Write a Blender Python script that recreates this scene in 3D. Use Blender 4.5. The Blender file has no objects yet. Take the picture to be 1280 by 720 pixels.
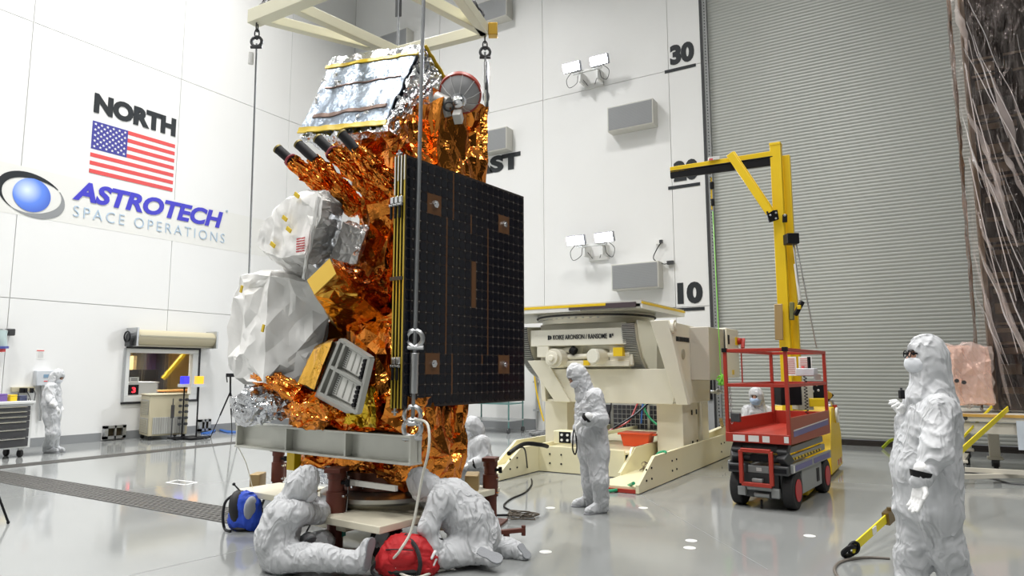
import bpy, bmesh, math, random, time
import numpy as np
from mathutils import Vector, Matrix, noise
T0 = time.time()
SC = bpy.context.scene
C = SC.collection
# ------------------------------------------------------------------ camera
FOC, PITCH, ROLL, YAW, CH = 853.0, math.radians(6.896), math.radians(-0.117), math.radians(31.476), 1.578
VF = Vector((math.cos(PITCH)*math.cos(YAW), math.cos(PITCH)*math.sin(YAW), math.sin(PITCH)))
VR0 = Vector((math.sin(YAW), -math.cos(YAW), 0)); VU0 = VR0.cross(VF)
VR = VR0*math.cos(ROLL)+VU0*math.sin(ROLL); VU = -VR0*math.sin(ROLL)+VU0*math.cos(ROLL)
HF = Vector((math.cos(YAW), math.sin(YAW), 0))
cd = bpy.data.cameras.new('camera'); cam = bpy.data.objects.new('camera', cd); C.objects.link(cam)
cd.sensor_width = 36; cd.lens = 36*FOC/1280; cd.clip_end = 200; cd.clip_start = .05
cam.matrix_world = Matrix(((VR.x, VU.x, -VF.x, 0), (VR.y, VU.y, -VF.y, 0), (VR.z, VU.z, -VF.z, CH), (0, 0, 0, 1)))
SC.camera = cam
# ------------------------------------------------------------------ world, lamps, exposure
w = bpy.data.worlds.new('world'); SC.world = w; w.use_nodes = True
w.node_tree.nodes['Background'].inputs[0].default_value = (.9, .95, 1, 1)
w.node_tree.nodes['Background'].inputs[1].default_value = .3
SC.view_settings.view_transform = 'Standard'; SC.view_settings.look = 'None'
SC.view_settings.exposure = 0.0; SC.view_settings.gamma = 1; SC.view_settings.use_curve_mapping = False
SC.cycles.use_denoising = True
SC.cycles.max_bounces = 8; SC.cycles.diffuse_bounces = 4; SC.cycles.glossy_bounces = 4
SC.cycles.transparent_max_bounces = 12; SC.cycles.caustics_reflective = False; SC.cycles.caustics_refractive = False
SC.cycles.sample_clamp_indirect = 6
def area(name, loc, size, power, aim=(0, 0, -1), col=(1, 1, 1), sy=None):
    l = bpy.data.lights.new(name, 'AREA'); l.energy = power; l.size = size; l.color = col; l.spread = math.radians(125)
    if sy: l.shape = 'RECTANGLE'; l.size_y = sy
    o = bpy.data.objects.new(name, l); C.objects.link(o); o.location = loc
    o.rotation_euler = Vector(aim).to_track_quat('-Z', 'Y').to_euler(); return o
ROOF = 17.0
for ix, lx in enumerate((-5, 2, 9)):
    for iy, ly in enumerate((-6, 3, 12)):
        area('high_bay_light', (lx, ly, ROOF-.4), 1.6, {12: 720, 3: 400, -6: 380}[ly]*(1.25 if lx == 9 and ly == 12 else 1), col=(1, .985, .96))

# ------------------------------------------------------------------ points in the room
def ray(px, py): return VF+VR*((px-640)/FOC)+VU*((360-py)/FOC)
def fl(px, py, z=0.0):
    d = ray(px, py); t = (z-CH)/d.z; return Vector((d.x*t, d.y*t, z))
def dp(px, py, D):
    d = ray(px, py); t = D/d.dot(HF); return Vector((d.x*t, d.y*t, CH+d.z*t))
WX, WY = 16.23, 16.25
def onN(px, py, off=0):
    d = ray(px, py); t = (WY-off)/d.y; return Vector((d.x*t, WY-off, CH+d.z*t))
def onE(px, py, off=0):
    d = ray(px, py); t = (WX-off)/d.x; return Vector((WX-off, d.y*t, CH+d.z*t))
# ------------------------------------------------------------------ materials
def _n(nt, t, **k):
    n = nt.nodes.new(t)
    for a, b in k.items(): setattr(n, a, b)
    return n
def mat(name, col, rough=.5, metal=0., bump=None, var=None, coat=0, alpha=1, emit=None, trans=0, ior=None, sheen=0, spec=None):
    """bump=(kind, scale, strength[, distance]); var=(scale, amount, col2)"""
    if name in bpy.data.materials: return bpy.data.materials[name]
    m = bpy.data.materials.new(name); m.use_nodes = True; nt = m.node_tree; b = nt.nodes['Principled BSDF']; L = nt.links.new
    b.inputs['Base Color'].default_value = (*col, 1); b.inputs['Roughness'].default_value = rough
    b.inputs['Metallic'].default_value = metal; b.inputs['Coat Weight'].default_value = coat
    b.inputs['Alpha'].default_value = alpha; b.inputs['Transmission Weight'].default_value = trans
    if spec is not None: b.inputs['Specular IOR Level'].default_value = spec
    if ior: b.inputs['IOR'].default_value = ior
    if emit: b.inputs['Emission Color'].default_value = (*emit[0], 1); b.inputs['Emission Strength'].default_value = emit[1]
    m.diffuse_color = (*col, 1)
    tc = _n(nt, 'ShaderNodeTexCoord')
    if var:
        no = _n(nt, 'ShaderNodeTexNoise'); no.inputs['Scale'].default_value = var[0]; no.inputs['Detail'].default_value = 4
        L(tc.outputs['Object'], no.inputs['Vector'])
        mx = _n(nt, 'ShaderNodeMix', data_type='RGBA'); mr = _n(nt, 'ShaderNodeMapRange')
        mr.inputs[1].default_value = .35; mr.inputs[2].default_value = .65; mr.inputs[4].default_value = var[1]
        L(no.outputs[0], mr.inputs[0]); L(mr.outputs[0], mx.inputs[0])
        mx.inputs[6].default_value = (*col, 1); mx.inputs[7].default_value = (*var[2], 1); L(mx.outputs[2], b.inputs['Base Color'])
    if bump:
        bp = _n(nt, 'ShaderNodeBump'); bp.inputs['Strength'].default_value = bump[2]
        bp.inputs['Distance'].default_value = bump[3] if len(bump) > 3 else .01
        if bump[0] == 'foil':
            v1 = _n(nt, 'ShaderNodeTexVoronoi'); v1.inputs['Scale'].default_value = bump[1]
            v2 = _n(nt, 'ShaderNodeTexVoronoi'); v2.inputs['Scale'].default_value = bump[1]*2.7
            wn = _n(nt, 'ShaderNodeTexNoise'); wn.inputs['Scale'].default_value = bump[1]*.8
            vm = _n(nt, 'ShaderNodeVectorMath', operation='MULTIPLY_ADD'); vm.inputs[1].default_value = (.12, .12, .12)
            L(tc.outputs['Object'], wn.inputs['Vector']); L(wn.outputs['Color'], vm.inputs[0]); L(tc.outputs['Object'], vm.inputs[2])
            L(vm.outputs[0], v1.inputs['Vector']); L(vm.outputs[0], v2.inputs['Vector'])
            ma = _n(nt, 'ShaderNodeMath', operation='MULTIPLY_ADD'); ma.inputs[1].default_value = .35
            L(v2.outputs['Distance'], ma.inputs[0]); L(v1.outputs['Distance'], ma.inputs[2]); L(ma.outputs[0], bp.inputs['Height'])
        else:
            t = _n(nt, 'ShaderNodeTexNoise'); t.inputs['Scale'].default_value = bump[1]; t.inputs['Detail'].default_value = 5
            if bump[0] == 'folds':
                t.inputs['Detail'].default_value = 2; t.inputs['Distortion'].default_value = .9; t.inputs['Roughness'].default_value = .45
                mp = _n(nt, 'ShaderNodeMapping'); mp.inputs['Rotation'].default_value = (.5, .35, .4); mp.inputs['Scale'].default_value = (1, .9, .45)
                L(tc.outputs['Object'], mp.inputs[0]); L(mp.outputs[0], t.inputs['Vector'])
                m1 = _n(nt, 'ShaderNodeMath', operation='SUBTRACT'); m1.inputs[1].default_value = .5; m2 = _n(nt, 'ShaderNodeMath', operation='ABSOLUTE'); m3 = _n(nt, 'ShaderNodeMath', operation='MULTIPLY'); m3.inputs[1].default_value = -1
                L(t.outputs[0], m1.inputs[0]); L(m1.outputs[0], m2.inputs[0]); L(m2.outputs[0], m3.inputs[0]); L(m3.outputs[0], bp.inputs['Height'])
            else: L(tc.outputs['Object'], t.inputs['Vector'])
            if bump[0] != 'folds': L(t.outputs[0], bp.inputs['Height'])
        L(bp.outputs[0], b.inputs['Normal'])
    return m
CREAM = mat('cream_paint', (.80, .75, .60), .35, var=(2, .25, (.72, .67, .52)))
WHITEP = mat('white_wall_paint', (.83, .835, .83), .42, var=(.35, .6, (.80, .80, .79)))
JOINT = mat('wall_joint', (.52, .52, .50), .7)
GREYB = mat('grey_base', (.25, .26, .27), .5)
BLACK = mat('black_paint', (.010, .010, .012), .5, spec=.2)
BLKRUB = mat('black_rubber', (.015, .015, .016), .7, bump=('noise', 60, .2))
DGREY = mat('dark_grey_steel', (.07, .072, .075), .4, .5)
STEEL = mat('galvanised_steel', (.55, .56, .57), .32, .9, bump=('noise', 40, .05))
CHROME = mat('polished_steel', (.75, .76, .78), .15, 1)
ALU = mat('brushed_aluminium', (.66, .66, .60), .36, .45, var=(3, .5, (.56, .56, .51)), bump=('noise', 90, .06))
GLASS = mat('clear_glass', (1, 1, 1), .02, trans=1, ior=1.05, alpha=.25)
RED = mat('red_paint', (.42, .035, .02), .38, var=(5, .4, (.34, .03, .02)))
YEL = mat('yellow_paint', (.85, .58, .01), .38, var=(3, .3, (.75, .48, .01)))
RUST = mat('red_brown_primer', (.14, .035, .02), .45, .2, var=(9, .5, (.08, .022, .015)), bump=('noise', 30, .15))
SUIT = mat('white_coverall_fabric', (.57, .58, .60), .75, bump=('folds', 8, .8, .10))
GLOVE = mat('white_glove_latex', (.82, .82, .82), .5, bump=('noise', 60, .2, .005))
SKIN = mat('skin', (.45, .24, .16), .5)
ORANGE = mat('orange_foil', (.88, .31, .05), .14, 1, bump=('foil', 14, .35, .012), var=(3, .6, (.66, .19, .03)))
GOLD = mat('gold_foil', (1, .56, .09), .22, 1, bump=('foil', 6, .25, .01), var=(3, .4, (.85, .36, .05)))
YGOLD = mat('yellow_gold_foil', (.75, .50, .04), .22, 1, bump=('foil', 12, .5, .015))
SILVER = mat('silver_foil', (.74, .76, .80), .14, 1, bump=('foil', 20, .45, .012), var=(4, .5, (.62, .60, .60)))
SILVERB = mat('bluish_silver_blanket', (.33, .40, .50), .36, .85, bump=('foil', 13, .55, .014), var=(3, .5, (.46, .52, .60)))
WBLANK = mat('white_thermal_blanket', (.90, .89, .87), .5, bump=('foil', 7, .25, .012), spec=.5)
YTAPE = mat('yellow_tape', (.72, .50, .01), .4, bump=('noise', 40, .2))
# ------------------------------------------------------------------ mesh builder
class MB:
    def __init__(s): s.v = []; s.f = []
    def add(s, v, f):
        n = len(s.v); s.v += [tuple(p) for p in v]; s.f += [tuple(i+n for i in q) for q in f]; return s
    def box(s, c, d, R=None):
        x, y, z = d[0]/2, d[1]/2, d[2]/2; c = Vector(c)
        P = [Vector(p) for p in ((-x, -y, -z), (x, -y, -z), (x, y, -z), (-x, y, -z), (-x, -y, z), (x, -y, z), (x, y, z), (-x, y, z))]
        if R: P = [R @ p for p in P]
        return s.add([c+p for p in P], [(0, 3, 2, 1), (4, 5, 6, 7), (0, 1, 5, 4), (1, 2, 6, 5), (2, 3, 7, 6), (3, 0, 4, 7)])
    def bb(s, x0, x1, y0, y1, z0, z1): return s.box(((x0+x1)/2, (y0+y1)/2, (z0+z1)/2), (abs(x1-x0), abs(y1-y0), abs(z1-z0)))
    def hexa(s, P):  # 8 corners: bottom 4 ccw, top 4
        return s.add(P, [(0, 3, 2, 1), (4, 5, 6, 7), (0, 1, 5, 4), (1, 2, 6, 5), (2, 3, 7, 6), (3, 0, 4, 7)])
    def beam(s, a, b, w, h, up=(0, 0, 1)):
        a = Vector(a); b = Vector(b); d = (b-a).normalized(); u = Vector(up)
        if abs(d.dot(u)) > .98: u = Vector((0, 1, 0))
        r = d.cross(u).normalized(); u = r.cross(d).normalized(); P = []
        for q in (a, b):
            for i, j in ((-1, -1), (1, -1), (1, 1), (-1, 1)): P.append(q+r*(i*w/2)+u*(j*h/2))
        return s.add(P, [(0, 1, 2, 3), (7, 6, 5, 4), (0, 4, 5, 1), (1, 5, 6, 2), (2, 6, 7, 3), (3, 7, 4, 0)])
    def cyl(s, a, b, r0, r1=None, n=16, cap=True):
        a = Vector(a); b = Vector(b); r1 = r0 if r1 is None else r1; d = (b-a).normalized()
        u = Vector((0, 0, 1)) if abs(d.z) < .9 else Vector((1, 0, 0)); x = d.cross(u).normalized(); y = d.cross(x)
        P = []
        for q, r in ((a, r0), (b, r1)):
            for i in range(n):
                t = 2*math.pi*i/n; P.append(q+x*(r*math.cos(t))+y*(r*math.sin(t)))
        F = [(i, (i+1) % n, n+(i+1) % n, n+i) for i in range(n)]
        if cap: F += [tuple(range(n-1, -1, -1)), tuple(range(n, 2*n))]
        return s.add(P, F)
    def tube(s, pts, r, n=8, closed=False):
        pts = [Vector(p) for p in pts]; N = len(pts); P = []; up = None
        for i, p in enumerate(pts):
            q0 = pts[(i-1) % N] if closed or i > 0 else p; q1 = pts[(i+1) % N] if closed or i < N-1 else p
            d = (q1-q0)
            d = d.normalized() if d.length > 1e-9 else Vector((0, 0, 1))
            if up is None: up = Vector((0, 0, 1)) if abs(d.z) < .9 else Vector((1, 0, 0))
            x = d.cross(up)
            if x.length < 1e-5: x = d.orthogonal()
            x.normalize(); up = x.cross(d).normalized(); rr = r[i] if isinstance(r, (list, tuple)) else r
            for k in range(n):
                t = 2*math.pi*k/n; P.append(p+x*(rr*math.cos(t))+up*(rr*math.sin(t)))
        F = []
        for i in range(N if closed else N-1):
            j = (i+1) % N
            for k in range(n): F.append((i*n+k, i*n+(k+1) % n, j*n+(k+1) % n, j*n+k))
        if not closed: F += [tuple(range(n-1, -1, -1)), tuple(range((N-1)*n, N*n))]
        return s.add(P, F)
    def lathe(s, prof, o=(0, 0, 0), ax=(0, 0, 1), n=24):
        o = Vector(o); ax = Vector(ax).normalized(); u = Vector((0, 0, 1)) if abs(ax.z) < .9 else Vector((1, 0, 0))
        x = ax.cross(u).normalized(); y = ax.cross(x); P = []
        for r, h in prof:
            for i in range(n):
                t = 2*math.pi*i/n; P.append(o+ax*h+x*(r*math.cos(t))+y*(r*math.sin(t)))
        F = []
        for k in range(len(prof)-1):
            for i in range(n): F.append((k*n+i, k*n+(i+1) % n, (k+1)*n+(i+1) % n, (k+1)*n+i))
        if prof[0][0] > 1e-6: F.append(tuple(range(n-1, -1, -1)))
        if prof[-1][0] > 1e-6: F.append(tuple(range((len(prof)-1)*n, len(prof)*n)))
        return s.add(P, F)
    def prism(s, poly, off):  # poly 3d pts, extruded by vector off
        n = len(poly); off = Vector(off); P = [Vector(p) for p in poly]; P += [p+off for p in P]
        return s.add(P, [tuple(range(n-1, -1, -1)), tuple(range(n, 2*n))]+[(i, (i+1) % n, n+(i+1) % n, n+i) for i in range(n)])
    def ball(s, c, r, nu=12, nv=8, R=None):
        c = Vector(c); r = (r, r, r) if not hasattr(r, '__len__') else r; P = []
        for j in range(nv+1):
            a = math.pi*j/nv
            for i in range(nu):
                t = 2*math.pi*i/nu; p = Vector((r[0]*math.sin(a)*math.cos(t), r[1]*math.sin(a)*math.sin(t), r[2]*math.cos(a)))
                P.append(c+(R @ p if R else p))
        F = [(j*nu+i, (j+1)*nu+i, (j+1)*nu+(i+1) % nu, j*nu+(i+1) % nu) for j in range(nv) for i in range(nu)]
        return s.add(P, F)
    def torus(s, c, R, r, ax=(0, 0, 1), n=24, m=8):
        c = Vector(c); ax = Vector(ax).normalized(); x = ax.orthogonal().normalized(); y = ax.cross(x)
        return s.tube([c+x*(R*math.cos(2*math.pi*i/n))+y*(R*math.sin(2*math.pi*i/n)) for i in range(n)], r, m, True)
    def mesh(s, name, off=None):
        me = bpy.data.meshes.new(name)
        v = s.v if off is None else [(p[0]-off[0], p[1]-off[1], p[2]-off[2]) for p in s.v]
        me.from_pydata(v, [], s.f); bm = bmesh.new(); bm.from_mesh(me)
        bmesh.ops.remove_doubles(bm, verts=bm.verts, dist=1e-5); bmesh.ops.recalc_face_normals(bm, faces=bm.faces); bm.to_mesh(me); bm.free()
        return me
def link(name, me, m, parent=None, smooth=True, bevel=0, ang=38):
    o = bpy.data.objects.new(name, me); C.objects.link(o)
    if m: me.materials.append(m)
    if smooth:
        me.polygons.foreach_set('use_smooth', [True]*len(me.polygons)); me.set_sharp_from_angle(angle=math.radians(ang))
    if parent: o.parent = parent
    if bevel:
        b = o.modifiers.new('bevel', 'BEVEL'); b.width = bevel; b.segments = 2; b.limit_method = 'ANGLE'; b.harden_normals = False
    return o
def worldloc(parent):
    M = Matrix.Identity(4); p = parent
    while p: M = p.matrix_basis @ M; p = p.parent
    return M
def part(name, mb, m, parent=None, smooth=True, bevel=0, world=True, ang=38):
    """mb in world coordinates (world=True) or in the parent's own coordinates"""
    if parent and world:
        Mi = worldloc(parent).inverted(); mb.v = [tuple(Mi @ Vector(p)) for p in mb.v]
    return link(name, mb.mesh(name), m, parent, smooth, bevel, ang)
def tag(o, label=None, cat=None, group=None, kind=None):
    if label: o['label'] = label
    if cat: o['category'] = cat
    if group: o['group'] = group
    if kind: o['kind'] = kind
    return o
def thing(name, label, cat, loc=(0, 0, 0), rotz=0, group=None):
    o = bpy.data.objects.new(name, None); C.objects.link(o); o.location = loc; o.rotation_euler = (0, 0, rotz); o.empty_display_size = .1
    return tag(o, label, cat, group)
def struct(name, mb, m, parent=None, **k):
    o = part(name, mb, m, parent, **k)
    if not parent: o['kind'] = 'structure'
    return o
def sthing(name, loc=(0, 0, 0)):
    o = bpy.data.objects.new(name, None); C.objects.link(o); o.location = loc; o['kind'] = 'structure'; return o
def copy_tree(o, parent=None):
    c = o.copy(); C.objects.link(c)
    if parent: c.parent = parent
    for ch in list(o.children): copy_tree(ch, c)
    return c
def text_mb(body, w, h, bold=0, shear=0, space=1.0, ext=.004):
    cu = bpy.data.curves.new('t', 'FONT'); cu.body = body; cu.size = 1; cu.offset = bold; cu.shear = shear; cu.space_character = space
    cu.extrude = ext; cu.resolution_u = 4
    ob = bpy.data.objects.new('t', cu); me = ob.to_mesh()
    V = [v.co.copy() for v in me.vertices]; F = [tuple(p.vertices) for p in me.polygons]; ob.to_mesh_clear(); bpy.data.objects.remove(ob)
    x0 = min(v.x for v in V); x1 = max(v.x for v in V); y0 = min(v.y for v in V); y1 = max(v.y for v in V)
    mb = MB(); mb.add([((v.x-x0)/(x1-x0)*w, (v.y-y0)/(y1-y0)*h, v.z) for v in V], F); return mb
def place(mb, o, ex, ey, ez=None):
    o = Vector(o); ex = Vector(ex).normalized(); ey = Vector(ey).normalized(); ez = ex.cross(ey)
    mb.v = [tuple(o+ex*p[0]+ey*p[1]+ez*p[2]) for p in mb.v]; return mb
def smoothpath(P, n=6):
    P = [Vector(p) for p in P]; out = []
    for i in range(len(P)-1):
        a = P[max(i-1, 0)]; b = P[i]; c = P[i+1]; d = P[min(i+2, len(P)-1)]
        for k in range(n):
            t = k/n; out.append(.5*((2*b)+(c-a)*t+(2*a-5*b+4*c-d)*t*t+(3*b-a-3*c+d)*t**3))
    out.append(P[-1]); return out
def crumple(mb, m, name, parent, levels=3, amp=.02, seed=0, edge=.2, fall=.36, world=True, ang=None, keep=.35, st=(1, 1, .6), jit=.9):
    """turns a closed low polygon shape into creased foil by repeated splitting with random offsets"""
    if parent and world:
        Mi = worldloc(parent).inverted(); mb.v = [tuple(Mi @ Vector(p)) for p in mb.v]
    me = mb.mesh(name); bm = bmesh.new(); bm.from_mesh(me); rnd = random.Random(seed)
    bmesh.ops.triangulate(bm, faces=bm.faces)
    for it in range(8):
        L = [e for e in bm.edges if Vector((a_*b_ for a_, b_ in zip(e.verts[0].co-e.verts[1].co, st))).length > edge]
        if not L: break
        r = bmesh.ops.subdivide_edges(bm, edges=L, cuts=1); bmesh.ops.triangulate(bm, faces=[f for f in bm.faces if len(f.verts) > 3])
    bm.normal_update()
    for v in bm.verts:
        sharp = any(e.is_manifold and e.calc_face_angle(0) > .6 for e in v.link_edges); k = keep if sharp else 1
        v.co += (v.normal*rnd.uniform(-1, 1)+Vector((rnd.uniform(-1, 1), rnd.uniform(-1, 1), rnd.uniform(-1, 1)))*jit)*amp*k
    a = amp
    for lv in range(levels-1):
        a *= fall; old = set(bm.verts)
        bmesh.ops.subdivide_edges(bm, edges=bm.edges[:], cuts=1, use_grid_fill=True); bmesh.ops.triangulate(bm, faces=[f for f in bm.faces if len(f.verts) > 3])
        bm.normal_update()
        for v in bm.verts:
            if v not in old: v.co += v.normal*rnd.uniform(-1, 1)*a+Vector((rnd.uniform(-1, 1), rnd.uniform(-1, 1), rnd.uniform(-1, 1)))*a*.3
    bm.to_mesh(me); bm.free()
    return link(name, me, m, parent, smooth=ang is not None, ang=ang or 30)
# ================================================================== THE ROOM
DT, DB = 4.42, -6.3      # roller door edges along the east wall
floor_m = mat('floor_epoxy', (.29, .30, .295), .08, var=(.25, .5, (.26, .27, .265)), coat=0, spec=.62)
struct('floor', MB().bb(-14.5, 17.2, -14.5, 17.2, -.2, 0), floor_m, smooth=False)
struct('ceiling', MB().bb(-14.5, 17.2, -14.5, 17.2, ROOF, ROOF+.2), mat('ceiling_white', (.72, .72, .70), .8), smooth=False)
struct('wall_south', MB().bb(-14.5, 17.2, -14.7, -14.3, 0, ROOF), mat('dark_door_end', (.06, .065, .07), .6), smooth=False)
struct('wall_west', MB().bb(-14.7, -14.3, -14.5, 17.2, 0, ROOF), mat('grey_wall_end', (.5, .5, .49), .6), smooth=False)
# --- north wall
wn = sthing('wall_north', (0, 17, 0))
WXI = (9.05, 10.93); WZI = (.86, 2.12)                # window opening
part('backing', MB().bb(-14.3, WXI[0], WY+.03, WY+.25, 0, ROOF).bb(WXI[1], 17.2, WY+.03, WY+.25, 0, ROOF).bb(*WXI, WY+.03, WY+.25, 0, WZI[0]).bb(*WXI, WY+.03, WY+.25, WZI[1], ROOF), JOINT, wn, smooth=False)
xs = [-14.3, -10.7, -7.25, -3.8, -.35, 3.1, 6.57, 10.03, 13.55, WX]; zs = [0, 3.1, 9.15, 15.2, ROOF]; g = .007
for i in range(len(xs)-1):
    for j in range(len(zs)-1):
        a, b, c, d = xs[i]+g, xs[i+1]-g, zs[j]+g, zs[j+1]-g; mb = MB()
        if j == 0 and a < WXI[1] and b > WXI[0]:
            lo, hi = max(a, WXI[0]), min(b, WXI[1])
            mb.bb(lo, hi, WY, WY+.03, c, WZI[0]); mb.bb(lo, hi, WY, WY+.03, WZI[1], d)
            if a < lo: mb.bb(a, lo, WY, WY+.03, c, d)
            if b > hi: mb.bb(hi, b, WY, WY+.03, c, d)
        else: mb.bb(a, b, WY, WY+.03, c, d)
        part('wall_panel', mb, WHITEP, wn, smooth=False)
# --- east wall
we = sthing('wall_east', (17, 8, 0))
part('backing', MB().bb(WX+.03, WX+.25, DT, 16.5, 0, ROOF).bb(WX+.03, WX+.25, DB, DT, 12.4, ROOF).bb(WX+.03, WX+.25, -14.3, DB, 0, ROOF), JOINT, we, smooth=False)
ys = [WY, 12.59, 8.9, 5.25, DT]
for i in range(4):
    for j in range(4): part('wall_panel', MB().bb(WX, WX+.03, ys[i+1]+g, ys[i]-g, zs[j]+g, zs[j+1]-g), WHITEP, we, smooth=False)
for a, b in ((DT, -.9), (-.9, -6.3)): part('wall_panel', MB().bb(WX, WX+.03, b+g, a-g, 12.45, ROOF), WHITEP, we, smooth=False)
part('wall_panel', MB().bb(WX, WX+.03, -14.3, DB-g, 0, ROOF), WHITEP, we, smooth=False)
# baseboards
struct('baseboard_north', MB().bb(-14.3, 8.6, WY-.02, WY+.01, 0, .19).bb(9.13, 10.96, WY-.02, WY+.01, 0, .19).bb(11.4, 16.2, WY-.02, WY+.01, 0, .19), GREYB, smooth=False)
struct('baseboard_east', MB().bb(WX-.02, WX+.01, 9.18, 16.2, 0, .28), GREYB, smooth=False)
struct('trim_1', MB().bb(WX-.03, WX+.02, 8.93, 9.1, 0, 2.4), WHITEP, smooth=False)
# --- roller door
dr = sthing('door_1', (WX+.1, -.9, 0))
SL = mat('roller_door_paint', (.44, .455, .43), .42, .1, var=(.3, .8, (.40, .415, .39)))
mb = MB(); prof = []; p_ = .077; nsl = int(12.5/p_)
for k in range(nsl):
    for u, off in ((0, 0), (.22, .007), (.5, .010), (.78, .007), (.93, 0)): prof.append((WX+.12-off, .12+(k+u)*p_))
V = []; 
for y in (DT-.12, DB+.1):
    for px_, pz_ in prof: V.append((px_, y, pz_))
n_ = len(prof); mb.add(V, [(i, i+1, n_+i+1, n_+i) for i in range(n_-1)])
o = part('slat_curtain', mb, SL, dr, ang=80); o['kind'] = 'stuff'
part('bottom_bar', MB().bb(WX+.04, WX+.16, DB+.1, DT-.12, .0, .11).bb(WX+.0, WX+.16, DB+.1, DT-.12, .0, .03), mat('door_bottom_rubber', (.02, .015, .013), .6), dr, smooth=False)
part('guide_rail', MB().bb(WX-.03, WX+.2, DT-.06, DT, 0, 12.5), DGREY, dr, smooth=False)
part('guide_rail', MB().bb(WX-.0, WX+.2, DT-.17, DT-.06, 0, 12.5), mat('rail_grey', (.33, .34, .34), .5, .3), dr, smooth=False)
part('guide_rail', MB().bb(WX-.03, WX+.2, DB, DB+.12, 0, 12.5), DGREY, dr, smooth=False)
mb = MB()
for k in range(150): mb.cyl((WX-.002, DT-.12, .3+k*.08), (WX-.012, DT-.12, .3+k*.08), .014, n=6)
o = part('rivet_row', mb, BLACK, dr); o['kind'] = 'stuff'
struct('trim_2', MB().bb(WX-.05, WX+.05, DT-.02, DT+.33, 0, 1.45), mat('post_grey', (.36, .37, .38), .5), smooth=False)
struct('trim_3', MB().bb(WX-.09, WX-.05, DT+.0, DT+.12, .9, 1.45), BLACK, smooth=False)
# --- trench drains: long narrow channel covers
GR = mat('drain_grating', (.16, .155, .145), .45, .6)
GD = mat('drain_pit', (.05, .05, .05), .8)
def drain(name, x0, x1, y0, y1, along):
    d = sthing(name, ((x0+x1)/2, (y0+y1)/2, 0))
    part('pit', MB().bb(x0, x1, y0, y1, .0005, .002), GD, d, smooth=False)
    nrow = 5; W = (x1-x0) if along == 'y' else (y1-y0); Ln = (y1-y0) if along == 'y' else (x1-x0); step = .6; n = int(Ln/step)
    for r in range(nrow):
        for k in range(n):
            mb = MB(); c0 = r*W/nrow+.008; c1 = (r+1)*W/nrow-.008; l0 = k*step+.004; l1 = (k+1)*step-.004
            def q(ca, cb, la, lb, z):
                if along == 'y': mb.bb(x0+ca, x0+cb, y0+la, y0+lb, .002, z)
                else: mb.bb(x0+la, x0+lb, y0+ca, y0+cb, .002, z)
            q(c0, c0+.022, l0, l1, .007); q(c1-.022, c1, l0, l1, .007)
            for t in range(6): q(c0+.022, c1-.022, l0+t*(l1-l0)/6, l0+t*(l1-l0)/6+.05, .006)
            part('grating_cover', mb, GR, d, smooth=False)
drain('trim_4', 4.72, 5.27, 5.6, 13.0, 'y')
drain('trim_5', 1.8, 13.2, 13.1, 13.5, 'x')
# thin saw-cut joints of the floor and inset discs
SC_ = mat('floor_joint', (.30, .31, .31), .6)
def strip(a, b, wd, m, name, z=.0012):
    a = Vector(a); b = Vector(b); d = (b-a).normalized(); n = Vector((-d.y, d.x, 0))*wd/2
    return struct(name, MB().hexa([a-n, b-n, b+n, a+n]+[p+Vector((0, 0, z)) for p in (a-n, b-n, b+n, a+n)]), m, smooth=False)
strip(fl(150, 722), fl(322, 683), .008, SC_, 'trim_6')
strip(fl(700, 560), fl(960, 712), .006, SC_, 'trim_7')
DISC = mat('floor_disc', (.86, .86, .84), .35)
for i, (px, py, lb) in enumerate(((864, 676, 'round white floor disc between standing man and lift, farther of the near pair'), (862, 685, 'round white floor disc nearest to the camera'), (688, 635, 'round white floor disc left of the standing man by the coil'), (804, 635, 'round white floor disc right of the standing man'), (1012, 670, 'round white floor disc in front of the red lift'), (682, 690, 'small white floor disc right of the kneeling person'))):
    p = fl(px, py); tag(part('floor_disc', MB().cyl(p, p+Vector((0, 0, .003)), .055, n=20), DISC), lb, 'floor marker', 'white inset discs in the floor')
mk = MB()
for a, b in (((208, 603), (222, 600)), ((222, 600), (246, 603)), ((246, 603), (232, 606)), ((232, 606), (208, 603))):
    mk.beam(fl(*a, z=.001), fl(*b, z=.001), .03, .002)
tag(part('floor_marking', mk, DISC), 'white outlined square marked on floor before the chiller', 'floor marking')
# ------------------------------------------------------------------ lettering on the walls
INK = mat('black_lettering', (.012, .016, .02), .5); REDI = mat('flag_red', (.72, .08, .08), .5); BLUI = mat('flag_blue', (.05, .05, .30), .5)
WHI = mat('flag_white', (.85, .85, .86), .5); LOGB = mat('sign_blue', (.05, .045, .55), .5); LOGL = mat('sign_pale_blue', (.45, .58, .72), .5)
N_EX, N_EY = (1, 0, 0), (0, 0, 1); E_EX, E_EY = (0, -1, 0), (0, 0, 1)
def wall_text(body, o, ex, w, h, m, label, bold=.0, shear=0, space=1, name='wall_lettering', parent=None):
    mb = place(text_mb(body, w, h, bold, shear, space), o, ex, (0, 0, 1))
    ob = part(name, mb, m, parent, smooth=False)
    return ob if parent else tag(ob, label, 'lettering')
wall_text('NORTH', (7.93, WY-.008, 7.56), N_EX, 2.02, .48, INK, 'black painted word NORTH high on left wall above flag', .06)
wall_text('EAST', (WX-.008, 11.72, 7.3), E_EX, 2.08, .50, INK, 'black painted word EAST behind the satellite, partly hidden', .06)
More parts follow.
